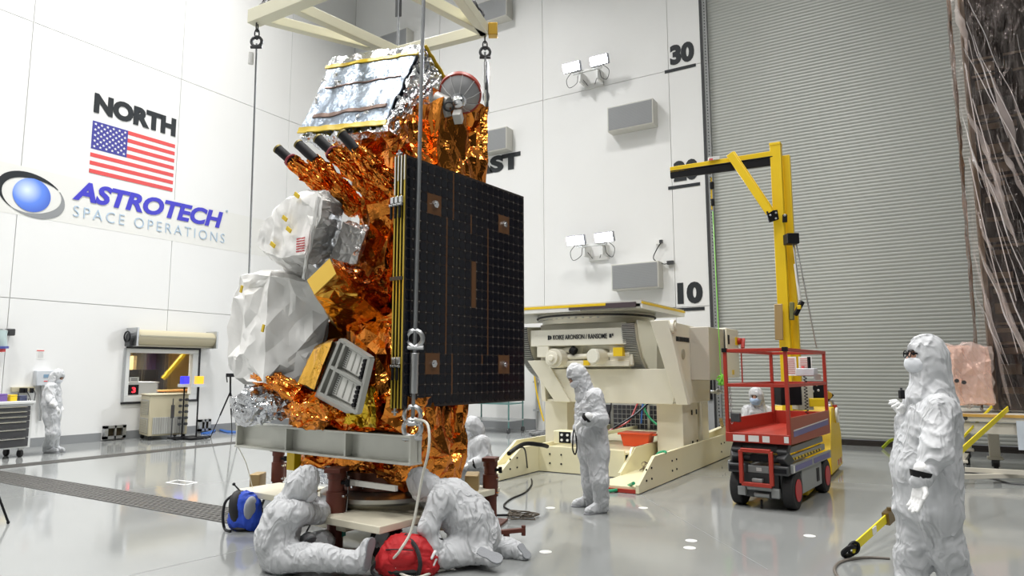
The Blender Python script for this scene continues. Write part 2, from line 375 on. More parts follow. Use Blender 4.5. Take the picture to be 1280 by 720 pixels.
for n_, z in (('10', 3.05), ('20', 6.1), ('30', 9.14)):
    t = thing('height_mark', '%s black height mark reading %s with underline beside roller door' % ({'10': 'lowest', '20': 'middle', '30': 'topmost'}[n_], n_), 'height mark', (WX, 5, z), 0, 'height marks beside the roller door')
    wall_text(n_, (WX-.008, 5.2, z+.12), E_EX, .62, .53, INK, '', .06, name='numeral', parent=t)
    part('underline', MB().bb(WX-.012, WX-.002, 4.55, 5.35, z-.05, z+.03), INK, t, smooth=False)
# flag
fg = thing('wall_flag', 'red white and blue flag painted under the word NORTH', 'flag', (8.9, WY, 6.1))
fx0, fx1, fz0, fz1 = 7.93, 9.96, 6.12, 7.36; hz = (fz1-fz0)/13
part('field', MB().bb(fx0, fx1, WY-.004, WY+.001, fz0, fz1), WHI, fg, smooth=False)
cx1 = fx0+.82; cz0 = fz1-7*hz
for k in range(13):
    if k % 2 == 0:
        part('stripe', MB().bb(cx1 if k < 7 else fx0, fx1, WY-.008, WY+.001, fz1-(k+1)*hz, fz1-k*hz), REDI, fg, smooth=False)
part('canton', MB().bb(fx0, cx1, WY-.009, WY+.001, cz0, fz1), BLUI, fg, smooth=False)
for r in range(9):
    for c in range(6 if r % 2 == 0 else 5):
        cx = fx0+.82*((c*2+1+(r % 2))/12); cz = fz1-7*hz*((r+1)/10); P = []
        for i in range(10):
            a = math.pi/2+i*math.pi/5; q = .036 if i % 2 == 0 else .0145; P.append((cx+q*math.cos(a), WY-.013, cz+q*math.sin(a)))
        part('star', MB().prism(P, (0, .005, 0)), WHI, fg, smooth=False)
# sign
part_b = tag(part('sign_banner', MB().bb(5.2, 12.9, WY-.003, WY+.001, 4.86, 5.92), mat('banner_offwhite', (.79, .79, .76), .4), smooth=False), 'wide off-white banner film on left wall behind the company sign', 'banner')
sg = thing('company_sign', 'blue company name sign with ball and swoosh emblem on left wall', 'sign', (9, WY, 4.9))
wall_text('ASTROTECH', (7.62, WY-.012, 5.42), N_EX, 3.82, .46, LOGB, '', .04, .22, name='word', parent=sg)
wall_text('SPACE OPERATIONS', (7.66, WY-.012, 5.04), N_EX, 3.86, .25, LOGL, '', -.012, .0, 1.35, name='word', parent=sg)
wall_text('\u00ae', (11.52, WY-.012, 5.9), N_EX, .07, .07, LOGL, '', 0, name='small_mark', parent=sg)
bc = onN(40, 244, .006); br = .365
bm_ = mat('emblem_ball_print', (.1, .2, .8), .4); nt = bm_.node_tree; tc = _n(nt, 'ShaderNodeTexCoord'); gr = _n(nt, 'ShaderNodeTexGradient', gradient_type='SPHERICAL')
mp = _n(nt, 'ShaderNodeMapping'); mp.inputs['Location'].default_value = (.16, 0, -.14); mp.inputs['Scale'].default_value = (1.55, 1.55, 1.55)
cr = _n(nt, 'ShaderNodeValToRGB'); cr.color_ramp.elements[0].color = (.03, .06, .42, 1); cr.color_ramp.elements[1].color = (.75, .87, 1, 1)
e = cr.color_ramp.elements.new(.55); e.color = (.13, .27, .85, 1)
nt.links.new(tc.outputs['Object'], mp.inputs[0]); nt.links.new(mp.outputs[0], gr.inputs[0]); nt.links.new(gr.outputs[1], cr.inputs[0]); nt.links.new(cr.outputs[0], nt.nodes['Principled BSDF'].inputs['Base Color'])
em = MB().cyl((0, .006, 0), (0, -.006, 0), br, n=40)
eb = link('emblem_ball', em.mesh('emblem_ball'), bm_, None, False); eb.parent = sg; eb.location = bc-Vector((9, WY, 4.9))
def swoosh(sgn, m):
    P = []; n = 26
    for i in range(n+1):
        t = math.radians(40+i/n*195) if sgn > 0 else math.radians(-125+i/n*160)
        P.append((math.cos(t), math.sin(t)))
    def pt(a, b, k): return Vector((bc.x+.66*k*a, WY-.010, bc.z+.47*k*b-.10*a))
    outer = [pt(a, b, 1) for a, b in P]
    inner = [pt(a, b, 1-.02-.27*math.sin(math.pi*(i/n)**(.8 if sgn > 0 else 1))**1.5) for i, (a, b) in enumerate(P)]
    mb = MB(); V = outer+inner; N = n+1; V += [v+Vector((0, .006, 0)) for v in V]
    F = [(i, i+1, N+i+1, N+i) for i in range(n)]+[(2*N+i, 3*N+i, 3*N+i+1, 2*N+i+1) for i in range(n)]
    mb.add(V, F); part('swoosh', mb, m, sg, smooth=False)
swoosh(1, INK); swoosh(-1, mat('emblem_grey', (.28, .29, .30), .45))
# ================================================================== THE SATELLITE ON ITS STAND
PHI = math.radians(-4.2)
SBv = Vector((math.cos(PHI), math.sin(PHI), 0)); SAv = Vector((-math.sin(PHI), math.cos(PHI), 0)); S0 = Vector((4.3669, 3.4965, 0)); EYE = Vector((0, 0, CH))
def S(a, b, z=0): return S0+SAv*a+SBv*b+Vector((0, 0, z))
def SB(px, py, b):
    d = ray(px, py); t = (b-(EYE-S0).dot(SBv))/d.dot(SBv); return EYE+d*t
def SA(px, py, a):
    d = ray(px, py); t = (a-(EYE-S0).dot(SAv))/d.dot(SAv); return EYE+d*t
def sbox(mb, a0, a1, b0, b1, z0, z1): return mb.hexa([S(a0, b0, z0), S(a1, b0, z0), S(a1, b1, z0), S(a0, b1, z0), S(a0, b0, z1), S(a1, b0, z1), S(a1, b1, z1), S(a0, b1, z1)])
sat = thing('satellite', 'large satellite wrapped in orange foil with folded black solar panels', 'satellite', S(1.11, .68, .58), PHI)
crumple(MB().hexa([S(.42, .32, 1.0), S(1.95, .32, 1.0), S(1.95, 1.05, 1.0), S(.42, 1.05, 1.0), S(.42, .30, 3.55), S(1.0, .30, 3.5), S(1.0, 1.05, 3.5), S(.42, 1.05, 3.55)]), ORANGE, 'bus_body', sat, 3, .095, 1, .34)
crumple(MB().hexa([S(.42, .3, 3.4), S(1.05, .32, 3.3), S(1.05, 1.1, 3.3), S(.4, 1.15, 3.4), S(.55, .32, 3.95), S(1.8, .4, 3.95), S(1.7, 1.2, 4.0), S(.4, 1.15, 4.0)]), ORANGE, 'upper_deck_foil', sat, 3, .07, 2, .3)
# orange column under the dish
crumple(MB().hexa([S(.36, .55, 3.1), S(.75, .5, 3.1), S(.75, 1.2, 3.1), S(.33, 1.22, 3.1), S(.36, .55, 4.12), S(.72, .55, 4.15), S(.7, 1.3, 4.2), S(.35, 1.28, 4.28)]), ORANGE, 'column_foil', sat, 3, .08, 3, .32, st=(1, 1, .4))
# lower gathered foil
crumple(sbox(MB(), .2, 1.75, .02, .34, 1.06, 1.36), ORANGE, 'gathered_foil', sat, 3, .065, 4, .21)
crumple(MB().hexa([S(.42, .3, .60), S(1.95, .25, .64), S(1.95, 1.05, .64), S(.42, 1.0, .56), S(.42, .25, 1.1), S(1.98, .25, 1.1), S(1.98, 1.05, 1.1), S(.42, 1.05, 1.1)]), ORANGE, 'skirt_foil', sat, 3, .065, 5, .27)
part('skirt_rail', MB().beam(S(.8, .24, .80), S(1.98, .24, .80), .03, .06), mat('copper_strip', (.55, .20, .05), .35, .6), sat)
part('skirt_bracket', sbox(MB(), 1.85, 1.97, .16, .24, .62, .80), YEL, sat, bevel=.005)
crumple(MB().hexa([SB(405, 425, .02), SB(490, 420, .02), SB(480, 400, .35), SB(415, 410, .35)][0:0] or [S(.25, .05, 1.3), S(1.0, -.02, 1.3), S(1.0, .33, 1.3), S(.25, .33, 1.3), S(.36, .2, 2.05), S(1.1, .16, 2.0), S(1.1, .33, 2.1), S(.36, .33, 2.1)]), ORANGE, 'gathered_foil', sat, 3, .075, 6, .26)
crumple(MB().hexa([SB(430, 530, -.08), SB(470, 535, -.08), SB(474, 530, .1), SB(430, 525, .1), SB(446, 490, -.1), SB(466, 482, -.1), SB(470, 480, .1), SB(448, 486, .1)]), YGOLD, 'yellow_foil_patch', sat, 3, .04, 7, .12)
# --- big silver instrument on top
TL, TR, BL, BR = SB(415, 75, .75), SB(531, 58, .78), SB(374, 172, .12), SB(482, 164, .12)
RB1, RB0 = SA(557, 100, .74), SA(548, 185, .70); LB1, LB0 = S(2.25, 1.15, 4.66), S(2.0, 1.05, 3.85)
crumple(MB().hexa([BR, BL, LB0, RB0, TR, TL, LB1, RB1]), SILVER, 'instrument_blanket', sat, 3, .035, 8, .15, keep=.4)
dn = (TL-TR).cross(BR-TR).normalized(); dn = dn if dn.dot(EYE-TR) > 0 else -dn
def lerp(a, b, t): return a+(b-a)*t
def quadsheet(p00, p10, p11, p01, nu, nv, off, amp, seed, dn, th=.012):
    rnd = random.Random(seed); mb = MB(); V = []
    for s_ in (1, -1):
        for j in range(nv+1):
            for i in range(nu+1):
                p = lerp(lerp(p00, p10, i/nu), lerp(p01, p11, i/nu), j/nv)
                a = amp*(noise.noise(p*6+Vector((seed, 0, 0)))+.6*noise.noise(p*15))
                V.append(p+dn*(off+a+(th/2)*s_))
    N = (nu+1)*(nv+1); F = []
    for j in range(nv):
        for i in range(nu):
            q = (j*(nu+1)+i, j*(nu+1)+i+1, (j+1)*(nu+1)+i+1, (j+1)*(nu+1)+i); F.append(q); F.append(tuple(N+k for k in reversed(q)))
    ring = [i for i in range(nu)]+[j*(nu+1)+nu for j in range(nv)]+[nv*(nu+1)+nu-i for i in range(nu)]+[(nv-j)*(nu+1) for j in range(nv)]
    for k in range(len(ring)): a, b = ring[k], ring[(k+1) % len(ring)]; F.append((b, a, N+a, N+b))
    return mb.add(V, F)
def fq(u, v): return lerp(lerp(TL, TR, u), lerp(BL, BR, u), v)
part('front_blanket', quadsheet(fq(.03, .15), fq(.98, .12), fq(.97, .92), fq(.02, .92), 44, 34, .028, .016, 5, dn), SILVERB, sat, ang=60)
part('front_blanket', quadsheet(fq(.02, 0), fq(.98, 0), fq(.98, .13), fq(.02, .15), 44, 8, .03, .03, 9, dn), SILVER, sat, ang=60)
for v0, v1, m_ in ((.12, .155, YTAPE), (.925, .975, YTAPE)):
    part('tape_strip', quadsheet(fq(.0, v0), fq(1, v0-.01), fq(1, v1-.01), fq(0, v1+.01), 30, 2, .042, .014, 5, dn), m_, sat, ang=60)
for v0, v1 in ((.42, .435), (.755, .80)):
    part('blanket_seam', quadsheet(fq(.12, v0+.02), fq(.92, v0-.03), fq(.92, v1-.04), fq(.12, v1+.02), 30, 2, .040, .014, 5, dn), mat('dull_copper_seam', (.25, .17, .14), .4, .8), sat, ang=60)
part('tape_strip', MB().tube([lerp(TR, RB1, t)+Vector((0, 0, .012+.01*math.sin(t*20))) for t in [k/8 for k in range(9)]], .02, 6), YTAPE, sat)
# --- four antenna tubes
for i, (tip, col, root) in enumerate((((347, 186), (362, 199), (424, 250)), ((373, 180), (392, 198), (446, 262)), ((397, 173), (414, 189), (480, 250)), ((427, 167), (443, 185), (497, 238)))):
    a, b, c = SB(*tip, -.18), SB(*col, -.12), SB(*root, .34); d = (b-a).normalized()
    hp = part('antenna_tip', MB().cyl(a, b+d*.03, .047, n=18), BLACK, sat)
    part('tip_cap', MB().cyl(a-d*.006, a+d*.012, .05, n=18), mat('tip_cap_brass', (.25, .20, .07), .45, .6), hp, world=True)
    crumple(MB().cyl(b-d*.02, c, .055, .115, n=8), ORANGE, 'antenna_sleeve', sat, 3, .028, 20+i, .10, st=(1, 1, 1))
    if i in (0, 2): part('sleeve_tie', MB().torus(b+d*.01, .058, .012, d), mat('dark_red_tape', (.25, .03, .04), .5), sat)
# --- white instruments
def loft(front, fb, back, bb_): 
    n = len(front); fb = fb if isinstance(fb, list) else [fb]*n; P = [SB(*p, fb[i]) for i, p in enumerate(front)]+[SB(*p, bb_) for p in back]
    return MB().add(P, [tuple(range(n)), tuple(range(2*n-1, n-1, -1))]+[(i, n+i, n+(i+1) % n, (i+1) % n) for i in range(n)])
F1 = [(321, 306), (324, 288), (338, 268), (353, 252), (375, 243), (397, 241), (404, 250), (400, 272), (390, 298), (380, 318), (352, 322), (327, 313)]
B1 = [(362, 340), (352, 300), (362, 270), (372, 250), (393, 237), (412, 239), (431, 258), (426, 288), (417, 318), (402, 343), (386, 354), (374, 350)]
crumple(loft(F1, -.42, B1, .28), WBLANK, 'round_instrument_blanket', sat, 3, .014, 31, .15, keep=.5, ang=28, st=(1, 1, 1))
for px, py, a_ in ((371, 244, .4), (356, 273, 0), (361, 287, 1.2), (341, 306, .3)):
    p = SB(px, py, -.46); d = Vector((math.cos(a_), 0, math.sin(a_)))
    part('yellow_tab', MB().beam(p-SAv*.03-Vector((0, 0, .02)), p+SAv*.03+Vector((0, 0, .02)), .012, .035), YTAPE, sat)
p = SB(379, 307, -.45); mk_ = MB()
for k in range(6):
    q = p+Vector((0, 0, .05-k*.022)); mk_.add(*(lambda T_: (T_.v, T_.f))(place(text_mb('REMOVE' if k % 2 else 'BEFORE', .11, .014, 0), q+SAv*.05-SBv*.03, -SAv, (0, 0, 1))))
o_ = part('red_lettering', mk_, mat('faded_red_ink', (.70, .15, .16), .6), sat, smooth=False); o_['kind'] = 'stuff'
crumple(MB().tube([SB(398, 246, -.43), SB(392, 280, -.44), SB(384, 320, -.40), SB(380, 348, -.2)], .018, 6), WBLANK, 'blanket_hem', sat, 2, .008, 33, .1)
F2 = [(300, 346), (291, 372), (287, 410), (287, 445), (292, 474), (330, 476), (392, 494), (402, 452), (409, 397), (404, 364), (386, 352), (335, 343)]
B2 = [(318, 356), (310, 378), (306, 410), (306, 440), (310, 470), (345, 478), (396, 498), (404, 452), (412, 394), (406, 362), (388, 350), (350, 342)]
crumple(loft(F2, [-.34, -.34, -.34, -.34, -.32, -.30, .10, .12, .12, .10, -.05, -.30], B2, .30), WBLANK, 'large_white_blanket', sat, 3, .045, 32, .24, keep=.5, fall=.32, ang=16, st=(1, 1, .7), jit=.6)
for px, py in ((301, 361), (328, 410)): p = SB(px, py, -.41); part('yellow_tab', MB().beam(p-Vector((0, 0, .035)), p+Vector((0, 0, .03))-SAv*.02, .012, .03), YTAPE, sat)
crumple(MB().hexa([SB(412, 326, -.1), SB(445, 331, -.1), SB(449, 326, .3), SB(420, 322, .3), SB(430, 278, -.1), SB(457, 289, -.1), SB(462, 285, .3), SB(436, 276, .3)]), mat('grey_foil', (.62, .61, .60), .28, .75, bump=('foil', 10, .4, .01)), 'grey_foil_box', sat, 3, .02, 35, .1, keep=.3)
# --- gold box telescope
G = [SB(385, 352, -.60), SB(413, 325, -.60), SB(421, 344, -.60), SB(394, 370, -.60)]
Gb = [SB(418, 410, .28), SB(474, 368, .28), SB(484, 400, .28), SB(430, 420, .28)]
crumple(MB().hexa([G[3], G[2], Gb[2], Gb[3], G[0], G[1], Gb[1], Gb[0]]), GOLD, 'telescope_wrap', sat, 3, .012, 36, .22, keep=.15)
gd = (G[0]-Gb[0]).normalized()
part('telescope_cover', MB().prism([p+gd*.012 for p in G], gd*.02), mat('bright_gold_foil', (1, .66, .12), .38, .75), sat)
crumple(MB().hexa([SB(424, 345, -.42), SB(470, 360, -.1), SB(486, 392, .3), SB(455, 392, .3), SB(415, 322, -.42), SB(445, 332, -.1), SB(486, 370, .3), SB(455, 350, .3)]), mat('dark_amber_foil', (.45, .13, .03), .15, 1, bump=('foil', 12, .4, .012)), 'telescope_shade', sat, 3, .02, 37, .14)
# --- tilted open electronics box
TLb, TRb, BRb, BLb = SB(428, 425, -.42), SB(464, 448, -.42), SB(448, 516, -.42), SB(401, 491, -.42)
n_ = (TRb-TLb).cross(BLb-TLb).normalized(); n_ = n_ if n_.dot(EYE-TLb) > 0 else -n_
CASE = mat('pale_grey_case', (.62, .62, .58), .45, .2); FRAME = mat('case_frame_grey', (.42, .42, .39), .4, .5)
cse = part('instrument_case', MB().hexa([SB(393, 496, -.14), SB(433, 517, -.14), SB(453, 449, -.14), SB(417, 427, -.14)]+[p-n_*.03 for p in (BLb, BRb, TRb, TLb)]), CASE, sat, bevel=.004)
def bq(u, v): return lerp(lerp(TLb, TRb, u), lerp(BLb, BRb, u), v)
for a, b in (((0, 0), (1, 0)), ((0, 1), (1, 1)), ((0, 0), (0, 1)), ((1, 0), (1, 1)), ((0, .49), (1, .49)), ((.18, 0), (.18, 1))):
    part('frame_bar', MB().beam(bq(*a), bq(*b), .028, .05, n_), FRAME, sat)
for v0, v1 in ((.07, .42), (.56, .93)):
    part('circuit_panel', MB().hexa([bq(.24, v1)-n_*.03, bq(.94, v1)-n_*.03, bq(.94, v0)-n_*.03, bq(.24, v0)-n_*.03, bq(.24, v1)-n_*.012, bq(.94, v1)-n_*.012, bq(.94, v0)-n_*.012, bq(.24, v0)-n_*.012]), mat('white_panel', (.75, .74, .70), .4), sat)
    for k in range(3): part('panel_groove', MB().beam(bq(.34+.17*k, v0+.02)-n_*.010, bq(.34+.17*k, v1-.02)-n_*.010, .012, .006, n_), FRAME, sat)
    for k in range(5): q = bq(.86, v0+.03+k*(v1-v0-.05)/4); part('connector', MB().cyl(q-n_*.03, q+n_*.015, .017, n=10), BLACK, sat)
    mbd = MB()
    for k in range(9):
        for c_ in (.265, .295): q = bq(c_, v0+.03+k*(v1-v0-.06)/8)-n_*.011; mbd.cyl(q, q+n_*.003, .005, n=6)
    o_ = part('hole_row', mbd, BLACK, sat); o_['kind'] = 'stuff'
crumple(MB().hexa([SB(393, 486, -.25), SB(372, 478, -.25), SB(376, 474, .3), SB(400, 486, .3), SB(415, 426, -.30), SB(392, 437, -.25), SB(396, 430, .3), SB(424, 422, .3)]), GOLD, 'gold_wedge_wrap', sat, 3, .014, 38, .14, keep=.3)
part('side_tape', MB().beam(lerp(TLb, BLb, .25)-n_*.02-SBv*0+(TLb-TRb).normalized()*.018, lerp(TLb, BLb, .75)-n_*.02+(TLb-TRb).normalized()*.018, .012, .035, n_), YTAPE, sat)
# --- foil roll and silver bundle, lower left
crumple(MB().tube([SB(316, 468, -.2), SB(330, 472, -.22), SB(352, 480, -.2), SB(372, 490, -.15), (SB(394, 503, .05))], [.07, .09, .085, .08, .06], 9), ORANGE, 'foil_roll', sat, 3, .022, 40, .12)
c_ = SB(330, 506, -.12)
crumple(MB().ball(c_, (.30, .30, .17), 12, 7, Matrix.Rotation(-.25, 3, 'X')), SILVER, 'silver_bundle', sat, 3, .04, 41, .13)
crumple(MB().ball(SB(395, 512, -.05), (.2, .36, .13), 10, 6), ORANGE, 'gathered_foil', sat, 3, .045, 42, .14)
# --- dish antenna
dc = SB(577, 111, .82); ap = SB(573, 126, .66); ax = (dc-ap).normalized(); R_ = .20
dm = mat('dish_grey_cloth', (.40, .40, .41), .45, .35)
part('dish', MB().lathe([(.03, -.005), (.08, .02), (.14, .07), (R_, .16), (R_-.008, .162), (.135, .08), (.03, .012)], ap, ax, 36), dm, sat)
part('dish_rim', MB().lathe([(R_-.004, .145), (R_+.008, .145), (R_+.008, .20), (R_-.004, .20), (R_-.004, .145)], ap, ax, 36), mat('red_rim_cover', (.40, .05, .03), .45), sat)
x_ = ax.orthogonal().normalized(); y_ = ax.cross(x_)
for k in range(10):
    t = 2*math.pi*k/10; e_ = x_*math.cos(t)+y_*math.sin(t)
    part('dish_rib', MB().tube([ap+e_*.05+ax*.0, ap+e_*.14+ax*.062, ap+e_*(R_+.003)+ax*.155], .004, 5), mat('dish_rib_light', (.62, .62, .62), .5), sat)
part('dish_hub', MB().lathe([(0, -.06), (.045, -.055), (.06, -.03), (.06, .0), (.075, .01), (.075, .03), (0, .03)], ap-ax*.01, ax, 20), CHROME, sat)
gmb = MB().cyl(SB(562, 128, .62), SB(548, 122, .66), .05, .06, 18)
part('gimbal', gmb, mat('off_white_paint', (.62, .61, .58), .4), sat)
part('gimbal_bracket', MB().beam(SB(556, 132, .62), SB(560, 146, .66), .05, .06).beam(SB(571, 140, .62), SB(574, 152, .7), .08, .09), mat('off_white_paint', (.62, .61, .58), .4), sat, bevel=.005)
part('gimbal_ring', MB().torus(SB(561, 133, .60), .045, .010, (.4, .5, .6)), DGREY, sat)
# --- folded solar panels
PZ0, PZ1, PB0, PB1 = 1.272, 3.405, -.055, 1.705
EDGE = mat('panel_edge_yellow', (.62, .45, .06), .35, .3); SUB = mat('panel_substrate', (.036, .030, .028), .4, spec=.2); CELL = mat('solar_cell', (.006, .007, .012), .14, 0, spec=.3); KAP = mat('brown_kapton', (.13, .055, .018), .4)
wing = sat
for k in range(4):
    a0 = .205+k*.037
    part('solar_panel', sbox(MB(), a0, a0+.018, PB0, PB1, PZ0, PZ1), SUB if k == 0 else BLACK, sat, smooth=False)
    part('panel_edge', sbox(MB(), a0-.001, a0+.012, PB0-.006, PB0+.001, PZ0, PZ1), EDGE, sat, smooth=False)
    part('panel_edge_strip', sbox(MB(), a0-.001, a0+.012, PB0-.009, PB0-.006, PZ1-.22-.12*(k % 2), PZ1), mat('bright_edge_strip', (.78, .76, .68), .3, .4), sat, smooth=False)
NR, NC = 24, 20; ch = (PZ1-PZ0-.03)/NR; cw = (PB1-PB0-.03)/NC; mbc = MB(); mbd = MB()
hold = [(3.5, 3.5), (15.5, 3.5), (3.5, 19.5), (15.5, 19.5)]
for r in range(NR):
    for c in range(NC):
        if any(abs(c+.5-hc-.5) < 1.1 and abs(r+.5-hr-.5) < 1.1 for hc, hr in hold): continue
        if c in (9, 10) and 9 <= r <= 13 and c == 10: continue
        b0 = PB0+.015+c*cw; z1 = PZ1-.015-r*ch; g_ = .0045; k_ = .017
        pts = [(b0+g_+k_, z1-g_), (b0+cw-g_-k_, z1-g_), (b0+cw-g_, z1-g_-k_), (b0+cw-g_, z1-ch+g_+k_), (b0+cw-g_-k_, z1-ch+g_), (b0+g_+k_, z1-ch+g_), (b0+g_, z1-ch+g_+k_), (b0+g_, z1-g_-k_)]
        mbc.prism([S(.205, b, z) for b, z in pts], -SAv*.0025)
        if r and c and (r*7+c*3) % 5: mbd.box(S(.2045, b0, z1), (.012, .002, .006))
o_ = part('solar_cells', mbc, CELL, sat, smooth=False); o_['kind'] = 'stuff'
o_ = part('cell_tabs', mbd, mat('cell_tab_silver', (.45, .45, .43), .3, .7), sat, smooth=False); o_['kind'] = 'stuff'
for hc, hr in hold:
    b = PB0+.015+(hc+.5)*cw; z = PZ1-.015-(hr+.5)*ch
    part('holddown_plate', sbox(MB(), .200, .206, b-.09, b+.09, z-.09, z+.09), KAP, sat, smooth=False)
    part('holddown_nut', MB().cyl(S(.2, b, z), S(.175, b, z), .035, n=6).cyl(S(.176, b, z), S(.165, b, z), .018, n=12), CHROME, sat)
for c, r0, r1 in ((6, 5, 19), (13, 5, 19), (7, 0, 5), (7, 19, 23), (10, 4, 6), (12, 19, 20)):
    b = PB0+.015+c*cw; part('kapton_strip', sbox(MB(), .2015, .2055, b-.008, b+.008, PZ1-.015-r1*ch, PZ1-.015-r0*ch), KAP, sat, smooth=False)
b = PB0+.015+10.5*cw; part('kapton_strip', sbox(MB(), .2015, .2055, b-.03, b+.03, PZ1-.015-14*ch, PZ1-.015-9*ch), KAP, sat, smooth=False)
for z in (2.985, 1.63):
    for k in range(2 if z < 2 else 3):
        a = .235+k*.05
        hg = part('hinge', sbox(MB(), a-.02, a+.018, PB0-.03, PB0-.006, z, z+.06), CHROME, sat, bevel=.004)
        part('hinge_pin', MB().cyl(S(a, PB0-.03, z+.0), S(a, PB0-.03, z-.13), .012, n=10), BLACK, sat)
        part('hinge_knuckle', MB().cyl(S(a-.02, PB0-.03, z-.015), S(a+.02, PB0-.03, z-.015), .013, n=10), STEEL, sat)
part('latch', sbox(MB(), .21, .35, PB0-.02, PB0-.005, 2.33, 2.36), DGREY, sat)
for z in (PZ1, PZ0-.06): part('panel_bracket', MB().cyl(S(.30, PB0+.02, z), S(.30, PB0+.02, z+.06), .012, n=8).cyl(S(.27, PB0+.02, z+.03), S(.33, PB0+.02, z+.03), .01, n=8), STEEL, sat)
# --- adapter ring
cr_ = S(1.11, .68, 0)
part('adapter_ring', MB().lathe([(.40, .50), (.47, .50), (.47, .56), (.46, .57), (.46, .66), (.40, .66), (.40, .50)], cr_, n=48), mat('dark_bronze', (.10, .035, .02), .35, .6), sat)
for k in range(24):
    t = 2*math.pi*k/24; d = Vector((math.cos(t), math.sin(t), 0)); part('ring_bolt', MB().cyl(cr_+d*.465+Vector((0, 0, .535)), cr_+d*.478+Vector((0, 0, .535)), .011, n=6), CHROME, sat)
part('white_rail', MB().beam(S(.40, .10, .60), S(1.02, .10, .60), .03, .045), mat('white_panel', (.75, .74, .70), .4), sat)
crumple(sbox(MB(), 1.12, 1.5, .10, .3, .55, .68), SILVER, 'silver_pouch', sat, 3, .02, 43, .12)
# ================================================================== dolly under the satellite
dol = thing('satellite_dolly', 'cream wheeled dolly with turntable carrying the satellite', 'dolly', (cr_.x, cr_.y, 0), PHI)
part('turntable', MB().lathe([(0, .40), (.60, .40), (.62, .42), (.62, .455), (.58, .47), (.52, .495), (0, .495)], cr_, n=56), mat('machined_steel', (.50, .50, .48), .28, .9), dol)
part('turntable_base', MB().lathe([(0, .34), (.50, .34), (.56, .395), (0, .395)], cr_, n=48), CREAM, dol)
part('deck_beam', sbox(MB(), .1, 2.7, .45, .85, .22, .34), CREAM, dol, bevel=.008)
part('deck_beam', sbox(MB(), .85, 1.3, -.05, 1.7, .215, .345), CREAM, dol, bevel=.008)
for a, b in ((.64, .02), (2.42, .38), (.95, 1.5), (2.2, 1.6)):
    part('deck_plate', sbox(MB(), a-.36, a+.36, b-.22, b+.3, .30, .36), CREAM, dol, bevel=.006)
BK = {0: (.58, .13), 1: (2.6, .45), 2: (.95, 1.55), 3: (2.2, 1.7)}
for k, (a, b) in BK.items():
    part('caster_plate', MB().lathe([(0, .27), (.13, .27), (.13, .30), (0, .30)], S(a, b, 0), n=20), STEEL, dol)
    cf = part('caster_fork', MB().beam(S(a-.1, b-.07, .27), S(a-.02, b-.07, .13), .02, .12, SAv).beam(S(a-.1, b+.07, .27), S(a-.02, b+.07, .13), .02, .12, SAv), STEEL, dol)
    part('caster_wheel', MB().cyl(S(a-.02, b-.055, .135), S(a-.02, b+.055, .135), .135, n=28), BLKRUB, dol, bevel=.012)
    part('axle', MB().cyl(S(a-.02, b-.09, .135), S(a-.02, b+.09, .135), .025, n=12), CHROME, dol)
# red-brown jack posts
posts = []
for i, (px, py, D, ytop, lb, rr) in enumerate(((418, 693, 6.14, 585, 'red brown jack post with bolted clamp in front of the seated person', .070), (613, 655, 7.35, 572, 'red brown jack post at right behind the kneeling person', .066), (346, 625, 8.4, 560, 'red brown jack post at left, farthest under the aluminium beam end', .062))):
    base = dp(px, py, D); base.z = 0; top = dp(px, ytop, D).z
    t = thing('jack_post', lb, 'jack post', base, .3, 'jack posts around the dolly')
    M = Matrix.Rotation(.3, 3, 'Z')
    part('post', MB().cyl((0, 0, .015), (0, 0, top-.07), rr, n=24), RUST, t, world=False)
    part('foot', MB().box((0, 0, .012), (.3, .3, .024)), RUST, t, world=False, bevel=.003)
    part('head', MB().cyl((0, 0, top-.09), (0, 0, top-.03), rr*1.15, n=24).box((0, 0, top-.015), (rr*2.5, rr*2.2, .04)), RUST, t, world=False, bevel=.004)
    cz = top*.58
    part('clamp', MB().cyl((0, 0, cz-.11), (0, 0, cz+.11), rr*1.22, n=24).box((rr*1.6, 0, cz), (rr*1.6, .05, .18)), RUST, t, world=False)
    for s_ in (-1, 1):
        for dz in (-.075, .075):
            part('bolt', MB().cyl((-.3*rr*s_-.01, -rr*1.15, cz+dz), (-.3*rr*s_-.01, -rr*1.45, cz+dz), .014, n=8), CHROME, t, world=False)
    part('screw_handle', MB().cyl((-.02, -rr*.8, top-.12), (-.02, -rr*1.9, top-.12), .016, n=10).cyl((-.02, -rr*1.7, top-.15), (-.02, -rr*1.7, top-.09), .02, n=10), BLACK, t, world=False)
    if i == 0:
        tg = part('green_tag', MB().box((.01, -rr-.01, .21), (.055, .012, .11)), mat('green_tag', (.03, .35, .28), .5), t, world=False, bevel=.003)
        part('white_label', MB().box((.01, -rr-.0175, .21), (.05, .003, .03)), mat('white_paper', (.8, .8, .78), .6), tg, world=False)
        part('lanyard', MB().tube(smoothpath([(.01, -rr-.012, .26), (.04, -rr-.02, .45), (.09, -rr*.9, .62), (.03, -rr-.01, .70)]), .004, 5), STEEL, t, world=False)
# amber coloured blocks held by the posts
for px, py, D, sz, lb in ((606, 604, 7.3, (.30, .14, .20), 'brass coloured wedge bracket clamped to the right hand post'), (336, 603, 8.3, (.22, .12, .22), 'tan block clamped to the far left post')):
    p = dp(px, py, D); tag(part('support_bracket', MB().box(p-VR0*.13, sz, Matrix.Rotation(YAW, 3, 'Z')), mat('tan_metal', (.42, .30, .14), .4, .4), bevel=.01), lb, 'bracket')
p = dp(633, 681, 6.6); p.z = .07
tag(part('jack_lever', MB().beam(p-VR0*.22-HF*.02, p+VR0*.16+Vector((0, 0, .03)), .05, .035).cyl(p+VR0*.16-Vector((0, 0, .02)), p+VR0*.16+Vector((0, 0, .07)), .02, n=10).cyl((p.x, p.y, 0), p, .03, n=10), RUST), 'red brown jack lever on floor behind the kneeling feet', 'lever')
